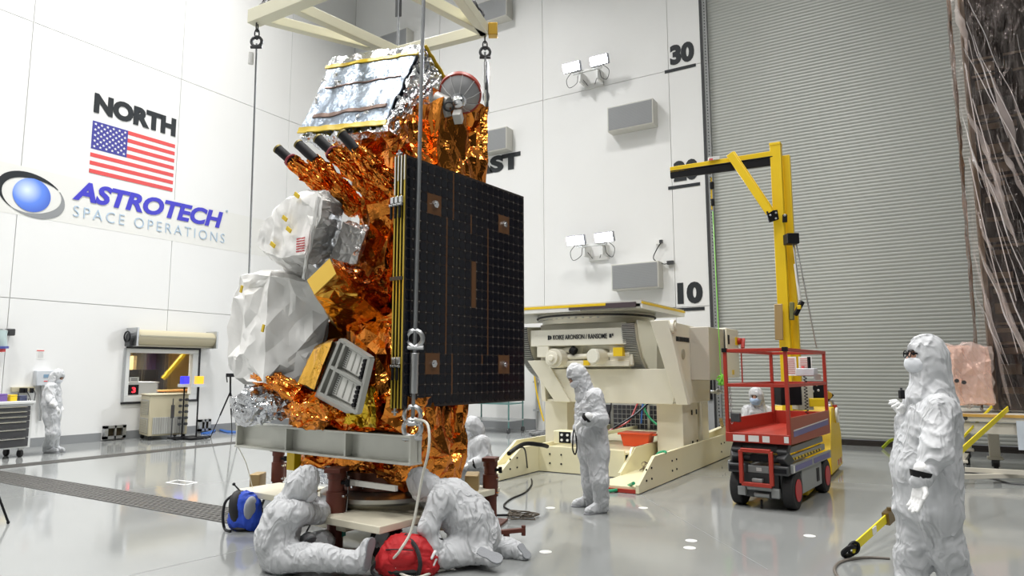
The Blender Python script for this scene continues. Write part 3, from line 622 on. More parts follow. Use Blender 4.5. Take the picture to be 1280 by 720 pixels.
# ================================================================== lifting beam and overhead spreader frame
lb_ = thing('lifting_beam', 'long aluminium I beam with stiffeners under the satellite front', 'lifting beam', S(1.38, .06, .815), PHI)
a0, a1 = .15, 2.595
part('web', sbox(MB(), a0, a1, .075, .095, .83, 1.04), ALU, lb_)
part('flange', sbox(MB(), a0, a1, -.01, .14, 1.035, 1.055), ALU, lb_, bevel=.003)
part('flange', sbox(MB(), a0, a1, -.01, .14, .815, .835), ALU, lb_, bevel=.003)
for a in (a0, .934, 1.77, a1-.02): part('stiffener', sbox(MB(), a, a+.02, .0, .13, .835, 1.035), ALU, lb_)
ZF = 5.28
Lc, Nc, Rc, Bc = fl(322, 21, ZF), S(.10, .03, ZF), fl(606, 38, ZF), fl(497, 66, ZF)
spf = thing('spreader_frame', 'cream steel spreader frame hanging from the crane above satellite', 'lifting frame', (Lc+Rc)/2)
FR = mat('frame_cream', (.83, .80, .62), .35)
bw, bh = .13, .15
mid1 = lerp(Lc, Nc, .22); mid2 = lerp(Lc, Nc, .72)
for a, b, w_, h_ in ((Lc-(Nc-Lc).normalized()*.08, Nc, bw, bh), (Lc, Bc, .09, .10), (mid1, Bc, .09, .12), (Bc, Rc, .09, .12), (Rc, Nc, .10, .12), (mid2, Rc, .09, .12)):
    part('frame_member', MB().beam(a, b, w_, h_), FR, spf, bevel=.006)
part('gold_end_block', MB().box(Rc+VR0*.09, (.1, .1, .14), Matrix.Rotation(YAW, 3, 'Z')), mat('brass_block', (.55, .33, .04), .4, .5), spf, bevel=.006)
def shackle(mb, p, s=1.0, ax=None):
    ax = ax or VR0; mb.torus(p, .045*s, .014*s, HF, 16, 6); mb.cyl(p-ax*.05*s+Vector((0, 0, -.05*s)), p+ax*.05*s+Vector((0, 0, -.05*s)), .014*s, n=8); return mb
def links(mb, a, b, s=1.0):
    a = Vector(a); b = Vector(b); L = (b-a).length; n = max(2, int(L/(.085*s))); d = (b-a)/n; dn_ = d.normalized()
    for i in range(n):
        c = a+d*(i+.5); u = VR0 if i % 2 else HF; P = []
        for k in range(12):
            t = 2*math.pi*k/12; P.append(c+dn_*(.055*s*math.sin(t))+u*(.024*s*math.cos(t)))
        mb.tube(P, .008*s, 5, True)
    return mb
CABLE = mat('steel_cable', (.28, .29, .30), .4, .7, bump=('noise', 200, .3))
def sling(label, top, bot, r=.011, turn=None):
    t = thing('lifting_sling', label, 'cable', top, 0, 'sling legs of the spreader frame'); top = Vector(top); bot = Vector(bot); d = (bot-top).normalized()
    part('shackle', shackle(links(MB(), top, top+d*.16), top+d*.2, 1.2), DGREY, t)
    if turn == 'all':
        part('turnbuckle', MB().cyl(top+d*.32, top+d*.9, .028, n=10), CHROME, t)
        part('cable', MB().cyl(top+d*.2, bot-d*.2, .012, n=8), CABLE, t)
        part('chain', links(MB(), bot-d*.35, bot, 1.2), DGREY, t)
    else:
        part('cable', MB().cyl(top+d*.22, bot-d*.1, r, n=8), CABLE, t)
        if turn:
            part('turnbuckle', MB().cyl(turn[0], turn[1], .036, n=14), STEEL, t, bevel=.004)
            part('shackle', shackle(MB(), turn[0]+Vector((0, 0, .12)), 1.5), STEEL, t)
            part('shackle', shackle(shackle(MB(), bot+Vector((0, 0, .16)), 1.5), bot+Vector((0, 0, .05)), 1.6), STEEL, t)
    return t
t = sling('long steel sling at left of the satellite', Lc-Vector((0, 0, .07)), S(2.55, .06, 1.06), .010)
part('white_tag', MB().cyl(Lc+Vector((0, 0, -.52))-VR0*.05, Lc+Vector((0, 0, -.40))-VR0*.05, .028, n=12), mat('white_paper', (.8, .8, .78), .6), t)
nb = S(.18, .05, 1.06); nt_ = Nc-Vector((0, 0, .07))
def onl(py): 
    d0, d1 = nb, nt_; best = min(range(201), key=lambda k: abs((lambda q: 360-FOC*(q-EYE).dot(VU)/(q-EYE).dot(VF))(lerp(d0, d1, k/200))-py)); return lerp(d0, d1, best/200)
sling('nearest steel sling with grey turnbuckle in front of the solar panels', nt_, nb, .017, (onl(440), onl(491)))
sling('short chain sling with turnbuckle above the dish antenna', Rc-Vector((0, 0, .06)), SA(608, 140, .5), .012, 'all')
t = thing('crane_sling', 'chain link sling rising out of the frame above silver instrument', 'cable', Bc+Vector((0, 0, .1)))
tp = Bc+Vector((0, 0, 2.6))-HF*.0; d = Vector((0, 0, 1))
part('cable', MB().cyl(Bc+d*.05, tp, .014, n=8), CABLE, t); part('turnbuckle', MB().beam(Bc+d*.45+VR0*.022, Bc+d*.95+VR0*.022, .012, .03).beam(Bc+d*.45-VR0*.022, Bc+d*.95-VR0*.022, .012, .03), DGREY, t)
for nm, cpt, tgt in (('dark chain sling over left corner of the spreader frame', Lc, fl(352, -20, 5.8)), ('dark wire sling over right corner of the spreader frame', Rc, fl(585, -20, 6.0))):
    tt = thing('crane_sling', nm, 'cable', cpt); dd = (tgt-cpt).normalized()
    part('cable', MB().cyl(cpt+dd*.05, cpt+dd*1.3, .016, n=8), BLACK, tt); part('chain', links(MB(), cpt+Vector((0, 0, .06)), cpt+dd*.5, 1.6), BLACK, tt)
# white rope from the near shackle to the red bag
rp = smoothpath([nb+Vector((0, -.03, .12)), SB(534, 530, -.06), SB(536, 560, -.1), dp(527, 600, 5.45), dp(515, 660, 5.45), dp(500, 688, 5.4), dp(492, 700, 5.45), fl(500, 716, .04), fl(520, 722, .03), fl(545, 714, .02), fl(556, 712, .015)], 8)
tag(part('white_rope', MB().tube(rp, .011, 7), mat('rope_white', (.72, .70, .62), .8, bump=('noise', 120, .5))), 'white tag rope hanging from the beam shackle to red bag', 'rope')
tag(part('thin_tag_line', MB().tube(smoothpath([S(2.56, .0, .83), dp(308, 580, 7.3), dp(317, 616, 7.4)], 6), .005, 5), mat('rope_white', (.72, .70, .62), .8)), 'thin line hanging from the left end of aluminium beam', 'rope')
# ================================================================== NORTH WALL EQUIPMENT
PAPER = mat('paper_white', (.82, .82, .80), .6); BEIGE = mat('beige_enamel', (.52, .47, .33), .4); PALEG = mat('pale_grey_enamel', (.60, .63, .67), .4)
def nb_(mb, px0, py0, px1, py1, d0, d1):
    a = onN(px0, py0); b = onN(px1, py1); return mb.bb(min(a.x, b.x), max(a.x, b.x), WY-d1, WY-d0, min(a.z, b.z), max(a.z, b.z))
# window with observation room
wd = sthing('window_1', (9.99, WY, .86)); WF = mat('window_frame_white', (.78, .80, .80), .35); WFB = mat('window_gasket_black', (.02, .02, .025), .5)
x0, x1 = WXI; z0, z1 = WZI
for a, b, c, d in ((x0, x1, z1-.10, z1), (x0, x1, z0, z0+.13), (x0, x0+.1, z0+.13, z1-.1), (x1-.16, x1, z0+.13, z1-.1)): part('window_frame', MB().bb(a, b, WY-.02, WY+.14, c, d), WF, wd, bevel=.006)
part('window_gasket', MB().bb(x0-.05, x1+.05, WY-.03, WY+.01, z0-.05, z0-.0), WFB, wd, smooth=False)
part('window_gasket', MB().bb(x1, x1+.05, WY-.03, WY+.01, z0, z1+.05), WFB, wd, smooth=False)
part('window_gasket', MB().bb(x0-.05, x0, WY-.03, WY+.01, z0, z1), mat('side_rail_grey', (.40, .41, .42), .4), wd, smooth=False)
part('window_gasket', MB().bb(x0, x1, WY-.03, WY+.01, z1, z1+.05), WFB, wd, smooth=False)
part('pane', MB().bb(x0+.1, x1-.16, WY+.06, WY+.068, z0+.13, z1-.1), GLASS, wd, smooth=False)
rm = sthing('wall_back_room', (10, 19.5, 0))
TANW = mat('tan_room_wall', (.62, .50, .26), .7)
part('back_wall', MB().bb(7.5, 13.5, 19.8, 19.9, 0, 3), TANW, rm, smooth=False)
part('side_wall', MB().bb(7.4, 7.5, 16.6, 19.9, 0, 3).bb(13.5, 13.6, 16.6, 19.9, 0, 3), TANW, rm, smooth=False)
part('room_ceiling', MB().bb(7.4, 13.6, 16.52, 19.9, 3, 3.1), TANW, rm, smooth=False)
part('room_floor', MB().bb(7.4, 13.6, 16.52, 19.9, -.02, .0), GREYB, rm, smooth=False)
area('room_light', (10.3, 18, 2.9), 1.6, 190, col=(1, .93, .8))
t = thing('dark_rack', 'dark equipment rack seen through the observation window', 'rack', (11.4, 19.2, 0))
part('frame', MB().bb(11.05, 11.12, 18.9, 19.5, 0, 2.6).bb(11.7, 11.77, 18.9, 19.5, 0, 2.6).bb(11.05, 11.77, 18.9, 19.5, 2.55, 2.6), DGREY, t)
part('back_sheet', MB().bb(11.1, 11.72, 19.4, 19.45, 0, 2.55), mat('purple_black', (.06, .04, .10), .5), t)
t = thing('monitor_desk', 'table with orange top and black monitors behind the window glass', 'desk', (10.9, 18.2, 0))
part('tabletop', MB().bb(10.75, 12.3, 17.9, 18.6, 1.02, 1.06), mat('orange_wood', (.60, .28, .10), .5), t)
for lx in (10.85, 12.2):
    for ly in (17.95, 18.55): part('leg', MB().cyl((lx, ly, 0), (lx, ly, 1.02), .02, n=8), BLACK, t)
for k, xx in enumerate((10.25, 10.72)):
    t = thing('monitor', ['left black monitor behind the window glass', 'right black monitor behind the window glass'][k], 'monitor', (xx, 18, 1.25), 0, 'monitors in the back room')
    part('screen', MB().bb(xx-.2, xx+.22, 18, 18.04, 1.3, 1.62), BLACK, t); part('stand', MB().bb(xx-.03, xx+.03, 18, 18.05, 1.06, 1.3).bb(xx-.12, xx+.12, 17.95, 18.1, 1.05, 1.07), BLACK, t)
tag(part('grey_cabinet', MB().bb(9.3, 10.4, 17.1, 17.7, 0, 1.28).bb(9.28, 10.42, 17.08, 17.72, 1.28, 1.31).bb(9.82, 9.84, 17.09, 17.1, .1, 1.2), PALEG, bevel=.01), 'pale grey cabinet inside the room behind left window corner', 'cabinet')
tag(part('yellow_strap', MB().beam((10.6, 17.2, 1.38), (11.55, 17.2, 2.5), .03, .09), YEL), 'yellow diagonal strap hanging inside the observation window', 'strap')
tag(part('tan_panel', MB().bb(9.45, 10.75, 18.9, 18.95, 1.45, 2.0), mat('cardboard', (.55, .40, .18), .8)), 'tan cardboard panel behind the monitors in back room', 'panel')
t = thing('clock_display', 'small black display with red digit in window corner', 'display', (9.3, WY+.1, 1.1))
part('case', MB().bb(9.22, 9.46, WY+.08, WY+.12, 1.02, 1.26), BLACK, t, bevel=.004)
part('digit', place(text_mb('3', .09, .13, .02), (9.29, WY+.076, 1.07), (1, 0, 0), (0, 0, 1)), mat('red_led', (1, .05, .05), .5, emit=((1, .03, .05), 2.5)), t, smooth=False)
t = thing('window_notice', 'small white notice above the red digit display', 'notice', (9.3, WY+.09, 1.3))
part('sheet', MB().bb(9.22, 9.45, WY+.08, WY+.085, 1.32, 1.44), PAPER, t); part('lines', MB().bb(9.26, 9.41, WY+.076, WY+.08, 1.36, 1.375).bb(9.26, 9.41, WY+.076, WY+.08, 1.39, 1.405), DGREY, t)
# roller shutter hood
sh = thing('roller_shutter', 'beige roller shutter barrel mounted above the observation window', 'roller shutter', (10.1, WY, 2.35))
part('barrel', MB().cyl((9.10, WY-.24, 2.38), (11.12, WY-.24, 2.38), .185, n=32), BEIGE, sh)
part('barrel_seam', MB().bb(9.12, 11.1, WY-.435, WY-.41, 2.40, 2.43), mat('beige_dark', (.45, .42, .32), .5), sh)
part('bottom_lip', MB().bb(9.12, 11.14, WY-.30, WY-.02, 2.17, 2.20), mat('beige_dark', (.45, .42, .32), .5), sh)
for xx in (9.03, 11.12): part('end_plate', MB().bb(xx, xx+.05, WY-.45, WY, 2.16, 2.60), STEEL, sh, bevel=.005)
part('motor', MB().cyl((8.93, WY-.26, 2.36), (9.03, WY-.26, 2.36), .11, n=18).box((8.96, WY-.26, 2.22), (.12, .14, .12)), DGREY, sh)
part('chain_wheel', MB().torus((8.91, WY-.26, 2.38), .12, .018, (1, 0, 0)), BLACK, sh)
part('crank', MB().cyl((11.17, WY-.2, 2.22), (11.30, WY-.2, 2.2), .02, n=8).cyl((11.17, WY-.3, 2.3), (11.24, WY-.3, 2.3), .05, n=12), DGREY, sh)
# controller box, trunking, notice, lamp
t = thing('control_box', 'pale grey wall controller box with small blue display', 'control box', onN(51, 472))
part('case', nb_(MB(), 42, 463, 62, 482, 0, .16), PALEG, t, bevel=.015); part('display', nb_(MB(), 50, 468, 57, 472, .16, .165), mat('blue_lcd', (.20, .32, .45), .3), t)
part('label', nb_(MB(), 50, 476, 56, 477, .16, .164), REDI, t); part('conduit', MB().cyl(onN(52, 482, .05), onN(50, 526, .05), .025, n=8), STEEL, t)
t = thing('outlet_strip', 'beige socket trunking on wall with hanging plugs and cords', 'outlet strip', onN(28, 487))
part('trunking', nb_(MB(), 13, 484, 41, 489, 0, .08), BEIGE, t, bevel=.005)
for px in (22, 27, 35): part('plug', nb_(MB(), px, 485, px+3, 491, .08, .15), BLACK, t, bevel=.004)
for pts in (((23, 490), (24, 500), (33, 508), (36, 498)), ((34, 490), (38, 500), (36, 512), (30, 517)), ((40, 486), (44, 492), (41, 505), (35, 510))): part('cord', MB().tube(smoothpath([onN(*p, .1) for p in pts]), .008, 5), BLACK, t)
t = thing('wall_notice', 'small paper wall notice with red heading', 'notice', onN(50, 442))
part('sheet', nb_(MB(), 46, 437, 55, 449, 0, .006), PAPER, t); part('heading', nb_(MB(), 46, 437.5, 55, 439, .006, .009), REDI, t)
mb = MB()
for k in range(6): nb_(mb, 47, 440.5+k*1.2, 54, 441+k*1.2, .006, .008)
o_ = part('text_lines', mb, mat('grey_print', (.5, .5, .5), .6), t); o_['kind'] = 'stuff'
t = thing('wall_lamp', 'grey wall bracket with pale hose and blue fittings at left edge', 'wall fitting', onN(8, 416))
part('bracket', nb_(MB(), 5, 411, 13, 420, .0, .22), DGREY, t, bevel=.02); part('arm', MB().cyl(onN(7, 415, .15), onN(1, 414, .4), .05, n=12), STEEL, t)
part('hose', MB().tube(smoothpath([onN(2, 413, .4), onN(1, 424, .4), onN(2, 434, .38)]), .10, 10), mat('pale_teal_plastic', (.50, .62, .62), .4), t)
part('fitting', MB().cyl(onN(2, 433, .38), onN(2, 436, .38), .12, n=14), mat('fitting_blue', (.08, .10, .35), .4), t); part('end_cap', MB().cyl(onN(1, 436, .38), onN(1, 440, .38), .08, n=12), REDI, t)
# low wall vents
for k, (px0, px1, lb) in enumerate(((128, 154, 'steel floor level wall box with two openings, left of the chiller'), (246, 260, 'steel floor level wall box with two openings, by the blue hose'))):
    a = onN(px0, 537); b = onN(px1, 549); t = thing('wall_box', lb, 'wall box', ((a.x+b.x)/2, WY, .04)); zt, zb = .34, .045; w_ = (b.x-a.x)/2
    for u0, u1, v0, v1 in ((a.x, b.x, zt-.06, zt), (a.x, b.x, zb, zb+.06), (a.x, a.x+.08, zb, zt), (b.x-.08, b.x, zb, zt), (a.x+w_-.02, a.x+w_+.02, zb, zt)): part('frame', MB().bb(u0, u1, WY-.10, WY-.0, v0, v1), STEEL, t)
    part('opening', MB().bb(a.x+.06, b.x-.06, WY-.03, WY-.0, zb+.05, zt-.05), mat('dark_opening', (.05, .035, .01), .8), t, smooth=False)
# tool chest at the left edge
tc_ = thing('tool_chest', 'white tool chest with dark grey drawers on casters at left edge', 'tool chest', (6.05, 14.75, 0), 0.12)
def lb3(o, mb, m, name, bev=.006, **k): return part(name, mb, m, o, world=False, bevel=bev, **k)
TW = mat('tool_chest_white', (.74, .75, .74), .35); TD = mat('drawer_charcoal', (.06, .06, .065), .4)
lb3(tc_, MB().bb(-.75, .32, -.28, .30, .17, .98), TW, 'body'); lb3(tc_, MB().bb(-.78, .35, -.31, .32, .98, 1.03), TW, 'top')
zz = .20
for i, hh in enumerate((.16, .15, .13, .08, .08, .08)):
    dr_ = lb3(tc_, MB().bb(-.70, .27, -.30, -.28, zz, zz+hh), TD, 'drawer'); part('handle', MB().bb(-.6, .2, -.325, -.30, zz+hh-.02, zz+hh-.005), CHROME, dr_, world=False); zz += hh+.012
for cx, cy in ((-.6, -.2), (.2, -.2), (-.6, .22), (.2, .22)):
    cs = lb3(tc_, MB().cyl((cx-.025, cy, .07), (cx+.025, cy, .07), .07, n=16), BLKRUB, 'caster_wheel'); part('caster_fork', MB().bb(cx-.035, cx+.035, cy-.03, cy+.03, .13, .17), STEEL, cs, world=False)
for i, (xx, m_, sz, lb) in enumerate(((-.1, mat('purple_plastic', (.15, .08, .30), .5), (.16, .12, .14), 'small purple case on the tool chest'), (.08, YTAPE, (.12, .12, .12), 'small yellow case on the tool chest'), (.24, mat('navy_plastic', (.05, .06, .12), .5), (.13, .12, .10), 'small navy case at right end of the tool chest'))):
    o = thing('small_case', lb, 'case', (6.05+xx, 14.72, 1.03), .12, 'small cases on the tool chest'); part('box', MB().bb(-sz[0]/2, sz[0]/2, -sz[1]/2, sz[1]/2, 0, sz[2]*.7), m_, o, world=False, bevel=.008); part('lid', MB().bb(-sz[0]/2, sz[0]/2, -sz[1]/2, sz[1]/2, sz[2]*.72, sz[2]), m_, o, world=False, bevel=.008)
# chiller
cl = thing('chiller', 'beige wheeled chiller cabinet with grey grilles below the window', 'chiller', (9.72, 15.66, 0), -.30)
lb3(cl, MB().bb(-.42, .42, -.40, .40, .10, 1.02), BEIGE, 'cabinet', .015); lb3(cl, MB().bb(-.44, .44, -.42, .42, 1.02, 1.05), BEIGE, 'top')
GRL = mat('grille_grey', (.34, .34, .32), .5)
for z0_, z1_ in ((.16, .50), (.58, .92)):
    gp = lb3(cl, MB().bb(-.44, -.42, -.34, .30, z0_, z1_), GRL, 'grille'); mb = MB()
    for k in range(9): mb.bb(-.452, -.44, -.34, .30, z0_+.02+k*(z1_-z0_-.03)/9, z0_+.032+k*(z1_-z0_-.03)/9)
    o_ = part('louvres', mb, BEIGE, gp, world=False); o_['kind'] = 'stuff'
gp = lb3(cl, MB().bb(-.34, .36, -.42, -.40, .14, .52), GRL, 'grille'); mb = MB()
for k in range(14): mb.bb(-.34+k*.05, -.33+k*.05, -.43, -.42, .14, .52)
o_ = part('louvres', mb, mat('grille_light', (.48, .48, .45), .5), gp, world=False); o_['kind'] = 'stuff'
for cx in (-.36, .36):
    for cy in (-.34, .34): lb3(cl, MB().cyl((cx, cy-.02, .045), (cx, cy+.02, .045), .045, n=12).bb(cx-.03, cx+.03, cy-.03, cy+.03, .08, .10), BLKRUB, 'caster')
# manifold stand with blue lamp, stand with orange lamp
for i, (px, py, base, mcol, lb, nm) in enumerate(((227, 487, (10.12, 15.35), mat('blue_beacon', (.03, .03, .60), .3, emit=((.02, .03, .8), 1.2)), 'black stand with valve manifold and square blue beacon', 'blue'), (245, 487, (10.55, 15.55), mat('orange_beacon', (.90, .35, .02), .3, emit=((1, .38, .02), 1.2)), 'thin black stand with square orange beacon', 'orange'))):
    t = thing('beacon_stand', lb, 'beacon stand', fl(px, 549), 0, 'beacon stands beside the chiller')
    part('base', MB().bb(-.25, .25, -.18, .18, .02, .05).bb(-.02, .35, -.03, .03, .03, .06), BLACK, t, world=False); part('pole', MB().cyl((0, 0, .05), (0, 0, 1.22), .018, n=10), BLACK, t, world=False)
    part('beacon', MB().bb(-.085, .085, -.06, .06, 1.28, 1.46), mcol, t, world=False, bevel=.01); part('beacon_base', MB().bb(-.12, .12, -.08, .08, 1.21, 1.28), PALEG, t, world=False)
    if i == 0:
        for k in range(5):
            z = .35+k*.14; part('valve', MB().cyl((-.12, 0, z), (.10, 0, z), .014, n=8).cyl((-.08, 0, z-.03), (-.08, 0, z+.03), .03, n=8).cyl((.08, -.03, z), (.08, .03, z), .035, n=10), DGREY, t, world=False)
        part('side_rail', MB().cyl((-.25, .02, .03), (-.25, .02, .95), .013, n=8).cyl((-.25, .02, .5), (-.25, .02, .8), .04, n=8), DGREY, t, world=False)
tp_ = thing('tripod', 'black tripod standing at the wall beside silver foil bundle', 'tripod', fl(286, 536))
P0 = dp(288, 490, 15.6); part('center_column', MB().cyl(P0, dp(288, 470, 15.6), .02, n=8), BLACK, tp_); part('head', MB().box(dp(288, 469, 15.6), (.16, .1, .08)).cyl(dp(283, 469, 15.6), dp(284, 478, 15.6), .012, n=6), BLACK, tp_)
for q in (fl(263, 546.5), fl(299, 548), fl(290, 543)): part('leg', MB().cyl(P0, lerp(P0, q, .5), .018, n=8).cyl(lerp(P0, q, .5), q, .011, n=8), BLACK, tp_)
tp2 = thing('tripod', 'black tripod leg reaching into the picture at left edge', 'tripod', fl(-60, 660)); q1 = fl(10, 655)
ap2 = q1+Vector((-.45, .15, 1.35))
for q in (q1, q1+Vector((-.85, -.35, 0)), q1+Vector((-.55, .75, 0))): part('leg', MB().cyl(ap2, lerp(ap2, q, .55), .017, n=8).cyl(lerp(ap2, q, .55), q+Vector((0, 0, .02)), .012, n=8).ball(q+Vector((0, 0, .017)), .017, 8, 6), BLACK, tp2)
part('head', MB().cyl(ap2-Vector((0, 0, .05)), ap2+Vector((0, 0, .12)), .04, n=10), BLACK, tp2)
for k, (lb, ox) in enumerate((('blue hose lying on floor along the left wall', 0), ('second blue hose running close beside the first', .12))):
    pts = [fl(252+ox*20, 542, .015), fl(262, 540+ox*14, .015), fl(272, 537, .03), fl(285, 539+ox*12, .015), fl(300, 540, .015)]
    tag(part('blue_hose', MB().tube(smoothpath(pts), .022, 7), mat('hose_blue', (.02, .12, .45), .4)), lb, 'hose', 'blue hoses by the left wall')
# ================================================================== EAST WALL EQUIPMENT
VG = mat('vent_grille_grey', (.36, .37, .38), .45, .3)
for px0, py0, px1, py1, lb in ((600, 8, 641, 30, 'grey wall vent at the top, behind the spreader frame corner'), (497, 44, 517, 66, 'grey wall vent half hidden behind the silver instrument'), (603, 168, 641, 192, 'grey wall vent directly above the word EAST'), (765, 136, 823, 163, 'grey wall vent below the upper floodlight pair'), (770, 332, 830, 362, 'grey wall vent below the lower floodlight pair')):
    a = onE(px0, py0); b = onE(px1, py1); yc = (a.y+b.y)/2; zc = (a.z+b.z)/2; wy = abs(a.y-b.y)
    wy = 1.24; hh = .66; t = thing('wall_vent', lb, 'wall vent', (WX, yc, zc), 0, 'grey vents on the right wall')
    if px1 < 660: yc = b.y+wy/2
    part('case', MB().bb(WX-.34, WX, yc-wy/2, yc+wy/2, zc-hh/2, zc+hh/2), mat('vent_case', (.62, .61, .56), .45), t, bevel=.01)
    part('grille', MB().bb(WX-.35, WX-.34, yc-wy/2+.03, yc+wy/2-.03, zc-hh/2+.03, zc+hh/2-.03), VG, t, smooth=False)
    mb = MB()
    for k in range(20): mb.bb(WX-.356, WX-.35, yc-wy/2+.04, yc+wy/2-.04, zc-hh/2+.045+k*.029, zc-hh/2+.053+k*.029)
    o_ = part('louvres', mb, mat('vent_louvre', (.30, .31, .32), .5), t); o_['kind'] = 'stuff'
for i, (px, py, lb) in enumerate(((742, 92, 'twin lit floodlights high on right wall above the upper vent'), (748, 306, 'twin lit floodlights on right wall left of the lower vent'))):
    c = onE(px, py); t = thing('floodlight_pair', lb, 'floodlight', c, 0, 'twin floodlights on the right wall')
    part('bracket', MB().bb(-.45, -.38, -.42, .42, -.1, -.04).bb(-.42, 0, -.30, -.25, -.34, -.04).bb(-.42, 0, .20, .25, -.34, -.04).bb(-.06, 0, -.3, .25, -.42, -.30), mat('bracket_white', (.70, .70, .68), .4), t, world=False)
    for s_ in (-1, 1):
        h = part('lamp_head', MB().box((-.50, s_*.40, .08), (.12, .52, .26), Matrix.Rotation(-.35, 3, 'Y')), mat('lamp_grey', (.35, .36, .40), .4), t, world=False, bevel=.02)
        part('lens', MB().box((-.563, s_*.40, .057), (.015, .47, .22), Matrix.Rotation(-.35, 3, 'Y')), mat('floodlight_lens', (1, 1, 1), .4, emit=((.90, .95, 1), 26)), h, world=False)
        part('cord', MB().tube(smoothpath([(-.42, s_*.45, -.02), (-.4, s_*.62, -.2), (-.38, s_*.55, -.42), (-.3, s_*.36, -.3), (-.3, s_*.3, -.1), (-.15, s_*.1, -.38)]), .008, 5), BLACK, t, world=False)
        l = area('floodlight_beam', tuple(c+Vector((-.62, s_*.4, .03))), .45, 130, (-1, 0, -.36), (.92, .96, 1), .2); l.data.spread = math.radians(150)
t = thing('wall_socket', 'small wall socket with hanging grey lead beside the height marks', 'socket', onE(824, 303))
a = onE(824, 303); b = onE(835, 329)
part('box', MB().bb(WX-.07, WX, a.y-.07, a.y+.07, a.z-.06, a.z+.06), PAPER, t, bevel=.01); part('plug', MB().bb(WX-.12, WX-.06, a.y-.12, a.y-.04, a.z-.04, a.z+.04), DGREY, t)
part('lead', MB().tube(smoothpath([a+Vector((-.1, -.08, -.03)), a+Vector((-.1, .04, -.2)), a+Vector((-.1, .12, -.42)), b+Vector((-.08, .1, -.02)), b+Vector((-.05, -.05, 0))]), .012, 6), BLACK, t); part('connector', MB().box(b+Vector((-.06, -.08, 0)), (.07, .16, .09)), DGREY, t)
t = thing('wall_pipe', 'vertical pipe with yellow hose on right wall behind the positioner', 'pipe', onE(672, 536))
part('pipe', MB().cyl((WX-.08, 9.12, .05), (WX-.08, 9.12, 2.3), .03, n=10), STEEL, t); part('yellow_hose', MB().tube(smoothpath([(WX-.16, 9.15, 2.0), (WX-.2, 9.1, 1.3), (WX-.16, 9.0, .7), (WX-.18, 8.85, .25)]), .022, 7), YEL, t)
for z in (.5, 1.25, 1.9): part('clamp', MB().bb(WX-.14, WX, 9.05, 9.2, z, z+.05), STEEL, t)
# teal frame cart behind the satellite
ct = thing('wire_cart', 'teal framed wheeled cart with coiled cables by the right wall', 'cart', (15.2, 9.75, 0))
TEAL = mat('teal_frame', (.10, .22, .21), .4)
for a, b in ((-.35, -.55), (.35, -.55), (-.35, .75), (.35, .75)): part('upright', MB().cyl((a, b, .12), (a, b, 1.5), .02, n=8), TEAL, ct, world=False); part('caster', MB().cyl((a, b-.02, .07), (a, b+.02, .07), .07, n=14), DGREY, ct, world=False)
for z in (.3, .72, 1.35): part('shelf', MB().bb(-.37, .37, -.57, .77, z, z+.03), TEAL if z > .3 else STEEL, ct, world=False)
mb = MB()
for k in range(9): mb.torus((-.1+.02*k, .05+.05*(k % 3), .78+.018*k), .22+.015*(k % 4), .014, (.1, .05*k, 1), 20, 5)
t = thing('cable_coil', 'black coiled cable on the middle shelf of teal cart', 'cable', (15.1, 9.8, .77)); part('coil', MB().add([tuple(Vector(p)+Vector((.1, -.05, -.72))) for p in mb.v], mb.f), BLACK, t, world=False)
t = thing('instrument_unit', 'small steel instrument on the top shelf of teal cart', 'instrument', (15.1, 9.8, .95)); part('case', MB().bb(-.2, .2, -.3, .05, .44, .62), STEEL, t, world=False, bevel=.01); part('knob', MB().cyl((-.2, -.1, .53), (-.24, -.1, .53), .03, n=10), BLACK, t, world=False)
# ================================================================== LARGE CREAM POSITIONER
POS = mat('positioner_cream', (.80, .77, .66), .3, var=(1.5, .4, (.76, .73, .62))); PB = mat('positioner_base_cream', (.78, .73, .50), .3)
GEAR = mat('gear_steel', (.05, .05, .05), .5, .4)
po = thing('positioner', 'large cream tilting positioner machine with yellow edged platform', 'machine', (11.3, 4.6, 0))
def P(name, mb, m=POS, bev=.008, **k): return part(name, mb, m, po, bevel=bev, **k)
# base channels
for yo, yi, xn in ((3.30, 3.92, 8.48), (6.02, 5.40, 8.46)):
    for y in (yo, yi):
        th = .045 if y in (3.30, 5.40) else .045; xx = xn if y in (3.30, 5.40) else xn+.9
        P('side_plate', MB().prism([(xx, y, 0.01), (13.9, y, 0.01), (13.9, y, .42), (xx+.62, y, .42), (xx+.03, y, .12), (xx, y, .12)], (0, th, 0)), PB, .004)
    P('channel_floor', MB().bb(xn+.05, 13.9, min(yo, yi)+.04, max(yo, yi), .05, .08), PB, 0)
    P('end_sill', MB().bb(xn+.02, xn+.10, min(yo, yi)+.05, max(yo, yi), .005, .05), RED, 0)
P('gusset_plate', MB().prism([(9.55, 3.965, .08), (10.4, 3.965, .08), (10.4, 3.965, .42), (9.9, 3.965, .42)], (0, -.03, 0)), PB, 0)
P('cross_plate', MB().bb(9.62, 9.67, 3.96, 5.40, .01, .40), PB, .004)
P('deck', MB().bb(9.67, 13.6, 3.96, 5.40, .33, .36), PB, .004)
mb = MB()
for x, z in ((8.75, .14), (8.95, .14), (8.75, .28), (8.95, .28), (9.8, .14), (10, .14), (9.8, .28), (10, .28), (12.5, .28), (12.7, .28), (12.5, .14)): mb.cyl((x, 3.30, z), (x, 3.288, z), .014, n=8); mb.cyl((x, 5.40, z), (x, 5.388, z), .014, n=8)
for y in (5.2, 5.0, 4.5, 4.3): 
    for z in (.14, .28): mb.cyl((9.62, y, z), (9.608, y, z), .014, n=8)
o_ = P('bolt_holes', mb, BLACK, 0); o_['kind'] = 'stuff'
